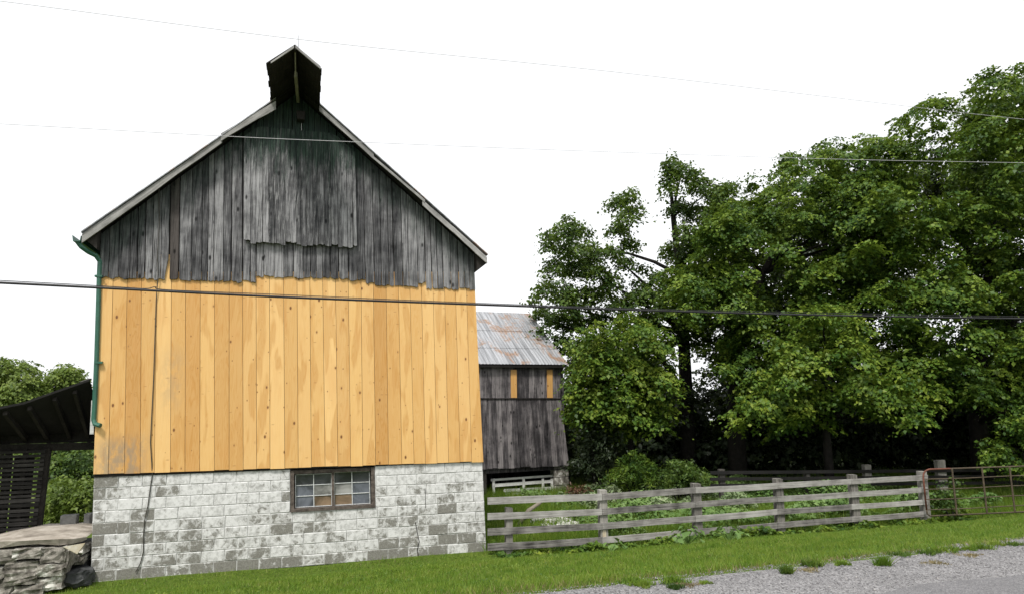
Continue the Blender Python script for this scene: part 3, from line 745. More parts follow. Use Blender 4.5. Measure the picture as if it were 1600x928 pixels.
a = l2(728, 622, -.05); b = l2(876, 622, -.05)
MB().prism([(a[0], a[1] - .03), (b[0], b[1] - .03), (b[0], b[1] + .01), (a[0], a[1] + .01)], lambda s, z: B2(s, -.05, z), lambda s, z: B2(s, -.008, z)).build('ledger', MAT['dark_wood'], barn2)
# dark shell behind, side wall, stone pier, inner darkness
lo = l2(889, 728, .03)[1]; hi = l2(877, 568, .03)[1]
mb = MB(); mb.box((-5.2, .03, lo + .02), (-.12, .12, hi)); mb.box((-.3, .45, -.3), (-.12, 3.6, lo + .02)); mb.box((-.3, .12, lo + .021), (-.12, 3.6, hi)); mb.box((-5.2, 3.5, -.3), (-.3, 3.6, hi)); mb.box((-5.2, .1, -.3), (-5.1, 3.5, lo)); mb.box((-5.2, .12, lo - .1), (-.3, 3.5, lo + .015)); mb.build('wall_shell', MAT['grey2'], barn2)
s0 = l2(866, 745, .1)[0]; s1 = l2(889, 745, .1)[0]
mb = MB()
for k in range(4): mb.box((s0, .06, .0 + k * .27), (s1 - .03, .42, .25 + k * .27), .012)
mb.build('stone_pier', MAT['stone'], barn2)
s3 = l2(757, 745, .1)[0]
mb = MB(); mb.box((s3 - .1, .05, 0), (s3 + .05, .2, lo)); mb.box((-5.2, .05, 0), (s3 - .12, .3, lo)); mb.build('post', MAT['darkpost'], barn2)
# roof sheets
ea = l2(740, 568, -.18); eb = l2(887.5, 571, -.18)
EZ_ = (ea[1] + eb[1]) / 2; RD = 3.05; rgz = None
P = onp(825, 490, Q0 + D2 * (RD - .18), D2); RZ = P.z + 1.56; RS = (P - Q0).dot(E2)
# rake leans back: right edge from eb to ridge end
rows = [0, .30, .63, 1.0][::1]
def rp(s_off, u):                                     # s_off measured from the right edge (negative), u along slope
    sx_ = eb[0] + (RS - eb[0]) * u * .55 + s_off
    return (sx_, -.18 + RD * u, EZ_ + (RZ - EZ_) * u)
roofw = .72
for r in range(3):
    u0, u1 = rows[r] - (.02 if r else 0), rows[r + 1]
    for c in range(7):
        a0, a1 = -(c + 1) * roofw, -c * roofw + .03; V = []; n = 12
        for u in (u0, u1):
            for i in range(n + 1):
                p = rp(a0 + (a1 - a0) * i / n, u); lift = (.014 if i % 2 else 0) + .012 * (2 - r) * 0 + (.012 if u == u0 else 0)
                V.append((p[0], p[1], p[2] + lift + random.uniform(0, .004)))
        mk('roof_sheet', V, [(i, i + 1, i + n + 2, i + n + 1) for i in range(n)], MAT['metal_roof'], barn2)
V = []
for u in (0, 1):
    for so_ in (-5.1, -.03):
        p = rp(so_, u); V += [(p[0], p[1] + .02, p[2] - .015), (p[0], p[1] + .02, p[2] - .09)]
mk('roof_deck', V, [(0, 2, 3, 1), (4, 5, 7, 6), (0, 1, 5, 4), (2, 6, 7, 3), (0, 4, 6, 2), (1, 3, 7, 5)], MAT['dark_wood'], barn2)
V = []                                                # rear slope
for u in (0, 1):
    for so_ in (-5.1, 0):
        p = rp(so_, 1); V += [(p[0], p[1] + u * 3, p[2] - u * 1.9 + .01)]
mk('rear_roof', V, [(0, 1, 3, 2)], MAT['metal_roof'], barn2)
# loft side of the small barn: gable triangle
p0 = rp(-.15, 0); p1 = rp(-.15, 1)
MB().add([(-.15, p0[1] + .2, hi), (-.15, 3.5, hi), (p1[0] - .0, p1[1], p1[2] - .1)], [(0, 1, 2)]).build('gable', MAT['grey2'], barn2)
# whitewashed gate of boards in the low opening
G0 = at(768, 770, 23.2)
gate2 = thing('board_gate', 'whitewashed board gate leaning in the low opening of the small barn', 'gate', (G0.x, G0.y, -1.56), Y2)
def lg(px, py, d=0.0):
    P = onp(px, py, G0 + D2 * d, D2); q = P - G0; return q.dot(E2), d, P.z + 1.56
for (x0, y0, x1, y1) in ((767, 749.5, 865, 742.5), (769, 758, 865, 751), (787, 766, 866, 762), (790, 772, 866, 769)):
    MB().beam(lg(x0, y0), lg(x1, y1), .03, .10 if y0 > 752 else .07, (0, 0, 1)).build('rail', MAT['white_rail'], gate2)
for x_ in (771, 818, 848, 862):
    MB().beam(lg(x_, 747, -.03), lg(x_ + 1, 776, -.03), .085, .025, (0, 1, 0)).build('upright', MAT['white_rail'], gate2)

# ------------------------------------------------------------------ rail fence in line with the barn front
FT = -.30
fence = thing('rail_fence', 'grey weathered four rail board fence running right from the barn corner', 'fence', SW(7.4, FT, -1.56), YAW)
FO = SW(7.4, FT, -1.56)
def lf(px, py, t=FT):
    s, z = st(px, py, t); return (s - 7.4, t - FT, z + 1.56)
px_s = [762, 941, 1087, 1215, 1331, 1450]
tops = {762: [(777, 788), (801.5, 812), (825.5, 836.5), (849, 860)], 941: [(771, 781), (794.5, 804), (817, 826.5), (839, 848.5)], 1087: [(761, 770), (783.5, 792.5), (805.5, 815), (826, 835.5)],
        1215: [(754, 763), (775, 783.5), (795, 803.5), (816, 825)], 1331: [(748, 756), (768, 776.5), (787.5, 795.5), (807, 815)], 1450: [(741.5, 749.5), (760.5, 768), (780, 787.5), (798, 806)]}
for r in range(4):
    for a, b in zip(px_s[:-1], px_s[1:]):
        (ya0, ya1), (yb0, yb1) = tops[a][r], tops[b][r]
        dj = random.uniform(-.006, .006)
        p = [lf(a, ya1), lf(b, yb1), lf(b, yb0), lf(a, ya0)]
        poly = [(q[0] + (.004 if i in (0, 3) else -.004), q[2]) for i, q in enumerate(p)]
        m1 = ((poly[0][0] + poly[1][0]) / 2, (poly[0][1] + poly[1][1]) / 2 + random.uniform(-.012, .006)); m2 = ((poly[2][0] + poly[3][0]) / 2, (poly[2][1] + poly[3][1]) / 2 + m1[1] - (poly[0][1] + poly[1][1]) / 2)
        MB().prism([poly[0], m1, poly[1], poly[2], m2, poly[3]], lambda s, z: (s, dj, z), lambda s, z: (s, .036, z)).build('rail', MAT['rail'], fence)
for (x_, yt, yb, hw) in ((795, 793, 880, 5), (941, 765, 868, 5.8), (1087, 755, 856, 6), (1215, 747.5, 846, 5.6), (1331, 741, 836, 5.2), (1440, 736, 815, 5)):
    a = lf(x_ - hw, yt, FT + .1); b = lf(x_ + hw, yt, FT + .1); lean = random.uniform(-.03, .03)
    z0 = -.25
    mb = MB(); mb.v = []
    V = [(a[0] + lean, .042, z0), (b[0] + lean, .042, z0), (b[0] + lean, .17, z0), (a[0] + lean, .17, z0), (a[0], .042, a[2]), (b[0], .042, a[2] - .01), (b[0], .17, a[2]), (a[0], .17, a[2] + .01)]
    mb.add(V, [(0, 3, 2, 1), (4, 5, 6, 7), (0, 1, 5, 4), (1, 2, 6, 5), (2, 3, 7, 6), (3, 0, 4, 7)]).build('post', MAT['post'], fence)
# pale fresh scab of wood on the second post
a = lf(941, 827, FT + .1); MB().box((a[0] - .02, .036, a[2] - .17), (a[0] + .06, .0415, a[2])).build('pale_patch', MAT['tan_sheet'], fence)

# ------------------------------------------------------------------ tubular gate
GP = at(1444, 770, 17.35); GY = .16
gate = thing('tubular_gate', 'rusty red tubular steel farm gate at the right end of the fence', 'gate', (GP.x, GP.y, -1.56), GY)
gd = Vector((-math.sin(GY), math.cos(GY), 0)); ge = Vector((math.cos(GY), math.sin(GY), 0))
def lgt(px, py, d=0.0):
    P = onp(px, py, GP + gd * d, gd); q = P - GP; return (q.dot(ge), d, P.z + 1.56)
ztop = lgt(1500, 731)[2]; zb = ztop - 1.12; LEN = 4.2
pth = [(.02, 0, zb + .15), (.02, 0, ztop - .2), (.04, 0, ztop - .1), (.1, 0, ztop - .035), (.2, 0, ztop), (.8, 0, ztop)]
MB().tube(pth, .021, 8).build('frame_tube', MAT['rust'], gate, smoothf=True)
MB().tube([(.8, 0, ztop), (LEN - .2, 0, ztop), (LEN - .05, 0, ztop - .05), (LEN, 0, ztop - .2), (LEN, 0, zb + .15), (LEN - .1, 0, zb), (.1, 0, zb), (.03, 0, zb + .05), (.02, 0, zb + .15)], .019, 8).build('frame_tube', MAT['rust_dark'], gate, smoothf=True)
for k in range(1, 5):
    z_ = ztop - k * .245 + .01; MB().tube([(.02, 0, z_), (1.2, 0, z_ - .01), (2.4, 0, z_ + .006), (LEN, 0, z_)], .012, 7).build('bar', MAT['rust_dark'], gate, smoothf=True)
for x_ in (1489.5, 1536.5, 1580):
    s_ = lgt(x_, 760)[0]; MB().box((s_ - .02, -.03, zb), (s_ + .02, -.012, ztop)).build('strap', MAT['rust_dark'], gate)

# dark fence further back
bf = thing('rail_fence', 'dark shaded rail fence at the foot of the big trees', 'fence', (at(1355, 750, 21).x, at(1355, 750, 21).y, -1.56), .2)
bo = at(1355, 750, 21)
bfn = Vector((-math.sin(.2), math.cos(.2), 0)); bfe = Vector((math.cos(.2), math.sin(.2), 0))
def lb(px, py, d=0): P = onp(px, py, bo + bfn * d, bfn); q = P - bo; return (q.dot(bfe), d, P.z + 1.56)
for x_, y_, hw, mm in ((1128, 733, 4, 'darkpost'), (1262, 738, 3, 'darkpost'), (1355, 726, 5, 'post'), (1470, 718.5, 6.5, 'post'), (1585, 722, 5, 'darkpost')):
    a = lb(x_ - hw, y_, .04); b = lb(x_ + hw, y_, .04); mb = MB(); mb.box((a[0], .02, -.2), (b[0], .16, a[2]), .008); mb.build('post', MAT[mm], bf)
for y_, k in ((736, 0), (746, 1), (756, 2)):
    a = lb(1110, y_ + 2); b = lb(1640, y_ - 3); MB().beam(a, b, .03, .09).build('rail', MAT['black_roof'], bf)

# ------------------------------------------------------------------ ramp of stone with slab, left of the barn
RT = -.5; RZt = -.86
ramp = thing('stone_ramp', 'crumbling stone and concrete ramp beside the left corner of the barn', 'ramp', SW(-3, RT, -1.56), YAW)
def LR(s, t, z): return (s + 3, t - RT, z + 1.56)
def rock(cx, cy, cz, rx, ry, rz, seed, res=3, sq=.55, amp=.16):
    # lumpy squared stone
    V = []; F = []; n = 6
    import itertools
    for f_ in range(6):
        pass
    N = res; idx = {}
    def vid(i, j, k):
        key = (i, j, k)
        if key not in idx:
            p = Vector((2 * i / N - 1, 2 * j / N - 1, 2 * k / N - 1)); q = p.normalized() * 1.15; p = p * sq + q * (1 - sq)
            nn = mnoise.noise_vector(p * 1.3 + Vector((seed * 3.1, seed * 1.7, 0))) * amp + mnoise.noise_vector(p * 4 + Vector((seed, 0, seed))) * amp * .35
            p = p + nn; idx[key] = len(V); V.append((cx + p.x * rx, cy + p.y * ry, cz + p.z * rz))
        return idx[key]
    for a_ in range(N):
        for b_ in range(N):
            F.append((vid(a_, b_, 0), vid(a_, b_ + 1, 0), vid(a_ + 1, b_ + 1, 0), vid(a_ + 1, b_, 0)))
            F.append((vid(a_, b_, N), vid(a_ + 1, b_, N), vid(a_ + 1, b_ + 1, N), vid(a_, b_ + 1, N)))
            F.append((vid(a_, 0, b_), vid(a_ + 1, 0, b_), vid(a_ + 1, 0, b_ + 1), vid(a_, 0, b_ + 1)))
            F.append((vid(a_, N, b_), vid(a_, N, b_ + 1), vid(a_ + 1, N, b_ + 1), vid(a_ + 1, N, b_)))
            F.append((vid(0, a_, b_), vid(0, a_, b_ + 1), vid(0, a_ + 1, b_ + 1), vid(0, a_ + 1, b_)))
            F.append((vid(N, a_, b_), vid(N, a_ + 1, b_), vid(N, a_ + 1, b_ + 1), vid(N, a_, b_ + 1)))
    return V, F
# slab: pixel outline of the front edge
V = []; xs = [(-60, 857, 870), (0, 845.5, 856), (30, 844.5, 852), (60, 843, 850), (92, 841.5, 852), (110, 841.5, 850), (128, 839.5, 846), (142.5, 838, 842)]
n = len(xs)
mb = MB(); Vt = []
for (x_, y0, y1) in xs:
    T_ = RT if x_ < 92 else RT + (x_ - 92) / 50.5 * .46
    s0, z0 = st(x_, y0, T_); _, z1 = st(x_, y1, T_)
    s0 = min(s0, -.03)
    Vt += [LR(s0, T_ + random.uniform(-.02, .02), z0), LR(s0, T_ + .03, z1), LR(s0 + .05 if s0 < -.5 else s0, .6, z0 + .02 + random.uniform(-.01, .01)), LR(s0 + .1 if s0 < -.5 else s0, 1.35, z0 - .02)]
F = []
for i in range(n - 1):
    a = i * 4; b = a + 4
    F += [(a + 1, b + 1, b, a), (a, b, b + 2, a + 2), (a + 2, b + 2, b + 3, a + 3)]
slab = mk('slab', Vt, F, MAT['slab'], ramp)
mb = MB(); mb.prism([(-6, -2.2), (-.75, -2.2), (-.75, RZt - .1), (-6, RZt - .14)], lambda s, z: LR(s, RT + .3, z), lambda s, z: LR(s, 1.3, z)); mb.build('core', MAT['boulder'], ramp)
mb = MB(); mb.prism([(-.75, -2.2), (-.08, -2.2), (-.02, RZt - .06), (-.75, RZt - .06)], lambda s, z: LR(s, .1, z), lambda s, z: LR(s, 1.3, z)); mb.build('core', MAT['boulder'], ramp)
# stones: (x0,x1,y0,y1) px in the front face
sts = [(-70, 30, 856, 884), (-60, 12, 884, 905), (24, 70, 853, 872), (66, 106, 852, 878), (12, 64, 872, 892), (60, 104, 877, 899), (-70, 26, 902, 936), (10, 62, 890, 912), (22, 72, 910, 934), (60, 101, 897, 920), (101, 112, 858, 884), (106, 128, 862, 876), (122, 144, 866, 879), (110, 144, 850, 864)]
for i, (x0, x1, y0, y1) in enumerate(sts):
    t_ = RT + .12 + (.36 if i >= 11 else 0) + random.uniform(-.04, .04)
    a = st(x0, y1, t_); b = st(x1, y0, t_); cx = (a[0] + b[0]) / 2; cz = (a[1] + b[1]) / 2; rx = abs(b[0] - a[0]) / 2; rz = abs(b[1] - a[1]) / 2
    V, F = rock(*LR(min(cx, -.02 - rx), t_ + .1, cz), rx * 1.0, .24, rz * 1.03, i + .5, res=4, sq=.97, amp=.24)
    mk('stone', V, F, MAT['stone'], ramp)
# loose things on and by the ramp
def cblock(px0, px1, py0, py1, t_, label):
    a = st(px0, py1, t_); b = st(px1, py0, t_); P = SW((a[0] + b[0]) / 2, t_ + .1, a[1])
    w2 = abs(b[0] - a[0]) / 2; h_ = b[1] - a[1]
    me = block_mesh(2 * w2, h_, .2, .012); me.materials.clear(); me.materials.append(MAT['concrete'])
    o = link('loose_block', me); o.location = (P.x, P.y, P.z + h_ / 2); o.rotation_euler = (0, 0, YAW + random.uniform(-.1, .1)); tag(o, label, 'concrete block', 'loose concrete blocks on the ramp')
cblock(90, 117, 805.5, 823.5, 1.0, 'grey concrete block standing free on the back edge of the stone ramp')
cblock(127, 139, 803.5, 821, 1.05, 'grey concrete block tucked against the barn corner on the stone ramp')
tp = [onp(x_, y_, O + ED * (RT - .06), ED) for x_, y_ in ((98, 853.5), (133, 847.5), (120.5, 865))]
c0 = sum(tp, Vector()) / 3; mb = MB(); mb.add([p - c0 for p in tp] + [p - c0 + ED * .02 - EZ * .012 for p in tp], [(0, 2, 1), (3, 4, 5), (0, 1, 4, 3), (1, 2, 5, 4), (2, 0, 3, 5)])
o = mb.build('metal_scrap', MAT['tan_sheet'], loc=c0); tag(o, 'bent triangular scrap of pale rusty sheet under the edge of the ramp slab', 'scrap')
c0 = onp(122, 899, O + ED * (-.15), ED); V, F = rock(0, 0, 0, .2, .2, .14, 9.3, res=6, sq=.45, amp=.3); o = mk('boulder', V, F, MAT['boulder'], loc=(c0.x, c0.y, c0.z - .02)); tag(o, 'dark round boulder in the hollow between ramp and barn corner', 'boulder')
V, F = rock(0, 0, 0, .12, .1, .07, 3.3, sq=.4, amp=.2); c0 = gnd(136, 908); o = mk('rubble_stone', V, F, MAT['stone'], loc=(c0.x, c0.y, c0.z + .03)); tag(o, 'small pale rubble stone lying at the barn corner below the boulder', 'stone')

# ------------------------------------------------------------------ lean-to shed over the ramp
shed = thing('lean_to_shed', 'black open lean-to shed with slatted wall left of the barn', 'shed', SW(-3, 0, RZt), YAW)
def LS(s, t, z): return (s + 3, t, z - RZt)
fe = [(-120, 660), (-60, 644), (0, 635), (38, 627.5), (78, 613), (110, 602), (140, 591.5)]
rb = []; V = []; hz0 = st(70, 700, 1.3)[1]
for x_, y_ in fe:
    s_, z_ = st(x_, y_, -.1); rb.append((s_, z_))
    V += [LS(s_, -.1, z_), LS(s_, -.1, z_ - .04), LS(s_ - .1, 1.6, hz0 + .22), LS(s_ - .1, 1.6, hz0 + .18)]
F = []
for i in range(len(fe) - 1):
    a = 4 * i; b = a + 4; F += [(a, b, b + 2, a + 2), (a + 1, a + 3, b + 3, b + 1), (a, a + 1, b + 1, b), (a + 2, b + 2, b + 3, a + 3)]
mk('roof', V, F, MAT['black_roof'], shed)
for i in range(len(rb) - 1):                         # loose battens of the roof edge and rafters under it
    (s0, z0), (s1, z1) = rb[i], rb[i + 1]
    MB().beam(LS(s0 + .05, .0, z0 - .1), LS(s0 - .05, 1.5, hz0 + .12), .06, .1).build('rafter', MAT['dark_wood'], shed)
for (x0, y0, x1, y1) in ((68, 620, 100, 632), (0, 647, 45, 660), (127, 597, 141, 592)):
    MB().beam(LS(*(lambda q: (q[0], .3, q[1]))(st(x0, y0, .3))), LS(*(lambda q: (q[0], .9, q[1]))(st(x1, y1, .9))), .05, .03).build('brace', MAT['slat'], shed)
hz = st(70, 700, 1.3)[1]
MB().beam(LS(-4.6, 1.3, hz + .04), LS(-.03, 1.3, hz + .02), .12, .14).build('header', MAT['dark_wood'], shed)
mb = MB(); mb.prism([(-4.6, hz + .1), (-.03, hz + .1), (-.03, hz + .5), (-4.6, hz + .3)], lambda s, z: LS(s, 1.34, z), lambda s, z: LS(s, 1.37, z)); mb.build('infill', MAT['dark_wood'], shed)
# slatted wall with leaning posts
pp = [st(x_, 705, 1.2)[0] for x_ in (72, 40, 15, -25, -80)]
qq = [st(x_, 832, 1.2)[0] for x_ in (56, 26, 2, -38, -95)]
for k, (a, b) in enumerate(zip(pp, qq)):
    MB().beam(LS(b, 1.22, RZt - .05), LS(a, 1.22, hz), .07 if k else .15, .1, (0, 1, 0)).build('post', MAT['dark_wood'], shed)
for k in range(20):
    z_ = RZt + .04 + k * .083; u = (z_ - RZt) / (hz - RZt); e_ = lerp(qq[0], pp[0], u) - .05
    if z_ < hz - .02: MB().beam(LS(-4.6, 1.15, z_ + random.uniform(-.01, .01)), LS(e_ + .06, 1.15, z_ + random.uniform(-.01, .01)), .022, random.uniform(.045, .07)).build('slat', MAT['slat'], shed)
mb = MB()
for k in range(18):
    u = k / 18; s_ = lerp(-4.6, -1.35, u); z1_ = hz
    mb.prism([(s_, RZt), (s_ + .155, RZt), (s_ + .155, lerp(RZt, hz, .93)), (s_, lerp(RZt, hz, .93))], lambda s, z: LS(s, 1.32, z), lambda s, z: LS(s, 1.34, z))
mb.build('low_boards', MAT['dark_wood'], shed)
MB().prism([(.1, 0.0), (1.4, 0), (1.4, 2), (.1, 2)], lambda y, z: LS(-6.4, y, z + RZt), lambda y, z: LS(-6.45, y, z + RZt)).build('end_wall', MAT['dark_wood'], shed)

# ------------------------------------------------------------------ overhead lines
def line(px, t, r, name, label, mat, group, sagx=None):
    P = [onp(x, y, O + ED * t, ED) for x, y in px]; c = P[0]
    # smooth through Catmull-Rom
    out = []
    for i in range(len(P) - 1):
        p0 = P[max(i - 1, 0)]; p1 = P[i]; p2 = P[i + 1]; p3 = P[min(i + 2, len(P) - 1)]
        for k in range(6):
            u = k / 6; out.append(.5 * ((2 * p1) + (p2 - p0) * u + (2 * p0 - 5 * p1 + 4 * p2 - p3) * u * u + (3 * p1 - p0 - 3 * p2 + p3) * u ** 3))
    out.append(P[-1])
    o = MB().tube([p - c for p in out], r, 6).build(name, mat, loc=c); tag(o, label, 'cable', group); return o
LT = -7.5; gname = 'overhead lines strung along the road'
line([(-500, 418), (0, 442), (160, 450), (430, 463.5), (740, 475.5), (1030, 485.5), (1300, 492.5), (1600, 497.5), (2200, 503)], LT, .0115, 'utility_cable', 'thick black overhead cable crossing the yellow pine boards', MAT['wire_black'], gname)
line([(-500, 413), (0, 438.5), (160, 447), (225, 451), (243, 448.5), (262, 453), (430, 460), (740, 473), (1030, 483), (1300, 489), (1600, 494.5), (2200, 500)], LT + .03, .004, 'utility_cable', 'thin black wire riding just above the thick cable', MAT['wire_black'], gname)
line([(-500, -60), (30, 6), (500, 66), (960, 113), (1430, 168), (1600, 187), (2300, 262)], LT - .3, .0024, 'utility_cable', 'faint topmost wire high across the white sky above the barn roof', MAT['wire_grey'], gname)
line([(-500, 168), (0, 194), (355, 213.5), (548, 222), (900, 236), (1300, 249), (1600, 255), (2200, 266)], LT - .1, .0024, 'utility_cable', 'pale thin wire passing in front of the dark gable top', MAT['wire_grey'], gname)

# ------------------------------------------------------------------ foliage
def leaves_np(C, Nrm, L, Wd, jit=.5, axis=None):
    n = len(C); Nv = Nrm + rng.normal(0, jit, (n, 3)); Nv /= np.linalg.norm(Nv, axis=1)[:, None] + 1e-9
    A = rng.normal(0, 1, (n, 3)) if axis is None else axis + rng.normal(0, .6, (n, 3))
    A -= Nv * (A * Nv).sum(1)[:, None]; A /= np.linalg.norm(A, axis=1)[:, None] + 1e-9
    Bv = np.cross(Nv, A); sc = rng.uniform(.65, 1.3, n)[:, None]
    l = A * (L / 2) * sc; wv = Bv * (Wd / 2) * sc
    V = np.empty((n, 4, 3), np.float32)
    V[:, 0] = C - l; V[:, 1] = C - l * .1 + wv + Nv * (Wd * .18) * sc; V[:, 2] = C + l - Nv * (L * .1) * sc; V[:, 3] = C - l * .1 - wv + Nv * (Wd * .18) * sc
    return V.reshape(-1, 3)
def sprays(centers, radii, nsp, nlf, spr=.36, flat=.16, updir=.75, L=.13, Wd=.095, low=-.45):
    Cs = []; Ns = []; As = []
    for c, r in zip(centers, radii):
        k = int(nsp * (r / 1.0) ** 2) + 4
        d = rng.normal(0, 1, (k * 3, 3)); d /= np.linalg.norm(d, axis=1)[:, None]; d = d[d[:, 2] > low][:k]; k = len(d)
        pc = np.array(c) + d * (r * rng.uniform(.62, 1.05, k))[:, None] * np.array([1, 1, .85])
        nrm = np.stack([d[:, 0] * .6, d[:, 1] * .6, np.full(k, updir)], 1); nrm /= np.linalg.norm(nrm, axis=1)[:, None]
        sz = spr * rng.uniform(.6, 1.35, k)
        m = nlf; off = rng.normal(0, .5, (k, m, 3)) * sz[:, None, None]
        dn = (off * nrm[:, None, :]).sum(2); off -= nrm[:, None, :] * (dn * (1 - flat))[:, :, None]
        rad2 = (off ** 2).sum(2); off[:, :, 2] -= rad2 * .35
        Cs.append((pc[:, None, :] + off).reshape(-1, 3)); Ns.append(np.repeat(nrm, m, 0)); As.append(np.repeat(d + np.array([0, 0, -.4]), m, 0))
    return np.concatenate(Cs), np.concatenate(Ns), np.concatenate(As)
def inpoly(x, y, poly):
    c = False; n = len(poly)
    for i in range(n):
        x0, y0 = poly[i]; x1, y1 = poly[(i + 1) % n]
        if (y0 > y) != (y1 > y) and x < (x1 - x0) * (y - y0) / (y1 - y0) + x0: c = not c
    return c
def lobes(poly, Y, th, n, rmin, rmax, gaps=()):
    out = []; xs_ = [p[0] for p in poly]; ys_ = [p[1] for p in poly]; tries = 0
    while len(out) < n and tries < n * 160:
        tries += 1; x = random.uniform(min(xs_), max(xs_)); y = random.uniform(min(ys_), max(ys_)); r = random.uniform(rmin, rmax)
        rp_ = r * FPX / Y
        if not all(inpoly(x + rp_ * .8 * math.cos(a), y + rp_ * .8 * math.sin(a), poly) for a in np.arange(0, 6.28, .7)): continue
        if any(math.hypot(x - gx, y - gy) < gr + rp_ * .8 for gx, gy, gr in gaps): continue
        ed = min(1, min(abs(x - min(xs_)), abs(max(xs_) - x), abs(y - min(ys_))) / (rp_ * 2.5) + .25)
        Yd = Y + random.uniform(-1, 1) * th * ed
        P = at(x, y, Yd)
        # lateral spread grows with depth, keep the pixel ray
        if all((P - q[0]).length > .5 * r for q in out): out.append((P, r))
    return out
def tree(name, label, cat, parts, mat, trunkpx, base_r, group=None, L=.13, Wd=.095, nsp=22, nlf=26, spr=.36, limbs=9, mat2=None, low=-.45, flat=.16):
    tb = [Vector(p) for p in trunkpx]; base = tb[0]
    t = thing(name, label, cat, base, 0, group)
    lob = []
    for p in parts:
        if isinstance(p, list):
            for bx_, by_, br_ in p:
                Yb = 25.6 + random.uniform(-1.1, 1.1); lob.append((at(bx_, by_, Yb), br_ * Yb / FPX))
                if br_ > 12: Yb = 26.2 + random.uniform(-1.4, 1.4); lob.append((at(bx_ + random.uniform(-6, 6), by_ + random.uniform(-5, 5), Yb), br_ * .7 * Yb / FPX))
        else: lob += lobes(*p)
    C, Nn, A = sprays([q[0] for q in lob], [q[1] for q in lob], nsp, nlf, spr, L=L, Wd=Wd, low=low, flat=flat)
    # inner fill keeps the crown dark inside
    V = leaves_np(C, Nn, L, Wd, .38, A) - np.array(base)
    F = np.arange(len(V), dtype=np.int32).reshape(-1, 4)
    mknp('crown', V, F, mat, t)
    # trunk
    m = len(tb); MB().tube([p - base for p in tb], [base_r * (1 - .85 * i / (m - 1)) for i in range(m)], 9).build('trunk', MAT['bark'], t, smoothf=True)
    ls = random.sample(lob, min(limbs, len(lob)))
    for P, r in ls:
        k = min(range(1, m), key=lambda i: abs(tb[i].z - (P.z - 2.0)) + .2 * (tb[i] - P).length) if m > 1 else 0
        a = tb[k]; mid_ = a.lerp(P, .5) + Vector((random.uniform(-.3, .3), random.uniform(-.3, .3), random.uniform(0, .6)))
        rr0 = base_r * (1 - .8 * k / (m - 1)) * .5
        pts = [a, a.lerp(mid_, .5) + Vector((0, 0, .1)), mid_, P.lerp(mid_, .3), P]
        MB().tube([p - base for p in pts], [rr0, rr0 * .8, rr0 * .6, rr0 * .35, rr0 * .15], 6).build('limb', MAT['bark'], t, smoothf=True)
    return t
def G(px, Y, z=None):
    P = at(px, 700, Y); P.z = (gz(P.x, P.y) - .1) if z is None else z; return P
def T(px, py, Y): return at(px, py, Y)

# left sparse basswood
tree('basswood_tree', 'tall sparse dark leaved tree with bare limbs showing, left of the grove', 'tree',
     [[(1052, 262, 17), (1070, 272, 19), (1045, 288, 12), (1092, 292, 18), (1112, 300, 20), (1134, 298, 15), (1060, 322, 17), (1088, 335, 19), (1116, 338, 20), (1140, 322, 12), (1075, 368, 21), (1100, 375, 21), (1050, 392, 17), (1088, 275, 8), (1048, 250, 8), (1146, 292, 7),
       (985, 308, 14), (965, 318, 15), (981, 338, 16), (997, 328, 9), (968, 360, 16), (986, 384, 14), (958, 395, 16), (976, 415, 14), (1002, 424, 11), (1000, 452, 15),
       (880, 362, 18), (905, 364, 18), (861, 385, 14), (895, 390, 22), (925, 393, 18), (868, 420, 20), (903, 425, 22), (935, 432, 18), (850, 455, 16), (880, 460, 22), (915, 465, 22), (945, 460, 16), (843, 488, 13), (868, 500, 20), (900, 505, 22), (935, 500, 20), (965, 480, 16), (848, 520, 9), (880, 540, 20), (910, 548, 22), (888, 345, 8), (853, 368, 7), (836, 470, 7),
       (1030, 440, 18), (1040, 480, 22), (1070, 420, 22), (1092, 450, 24), (1010, 500, 22), (955, 440, 16), (990, 475, 18), (1015, 465, 16), (1048, 300, 12), (1075, 395, 18), (1120, 318, 16), (925, 415, 18), (885, 480, 20), (1060, 520, 24), (1020, 545, 22), (1090, 500, 24), (975, 520, 22)]],
     MAT['olive'], [G(1075, 26.5), T(1072, 620, 26.5), T(1068, 520, 26.4), T(1062, 430, 26.3), T(1052, 340, 26.2), T(1048, 290, 26.2)], .32, 'trees of the grove behind the fence', nsp=88, nlf=18, limbs=14, L=.13, Wd=.10, spr=.36, low=-.95, flat=.4)
# two long bare limbs belonging to it are covered by limb parts
tree('maple_tree', 'light green young maple beside the small barn roof', 'tree',
     [([(885, 590), (890, 530), (915, 500), (960, 480), (1010, 490), (1060, 520), (1070, 620), (1040, 690), (960, 700), (905, 690), (882, 640)], 22.5, 1.5, 105, .3, .75)],
     MAT['maple_bright'], [G(985, 23), T(982, 660, 23), T(978, 600, 23), T(975, 540, 23)], .16, 'trees of the grove behind the fence', nsp=22, nlf=26, limbs=8)
tree('maple_tree', 'broad mid height maple in the middle of the grove with drooping leaf pads', 'tree',
     [([(1010, 480), (1040, 400), (1085, 370), (1120, 330), (1145, 282), (1195, 252), (1240, 222), (1300, 205), (1360, 205), (1420, 215), (1440, 300), (1400, 420), (1370, 520), (1330, 640), (1250, 600), (1190, 660), (1130, 620), (1060, 560)], 24.3, 2.4, 330, .35, .95, ((1262, 395, 7), (1210, 445, 6)))],
     MAT['maple'], [G(1150, 25), T(1148, 640, 25), T(1150, 540, 25), T(1190, 430, 25), T(1250, 330, 25)], .36, 'trees of the grove behind the fence', nsp=20, nlf=28, limbs=14)
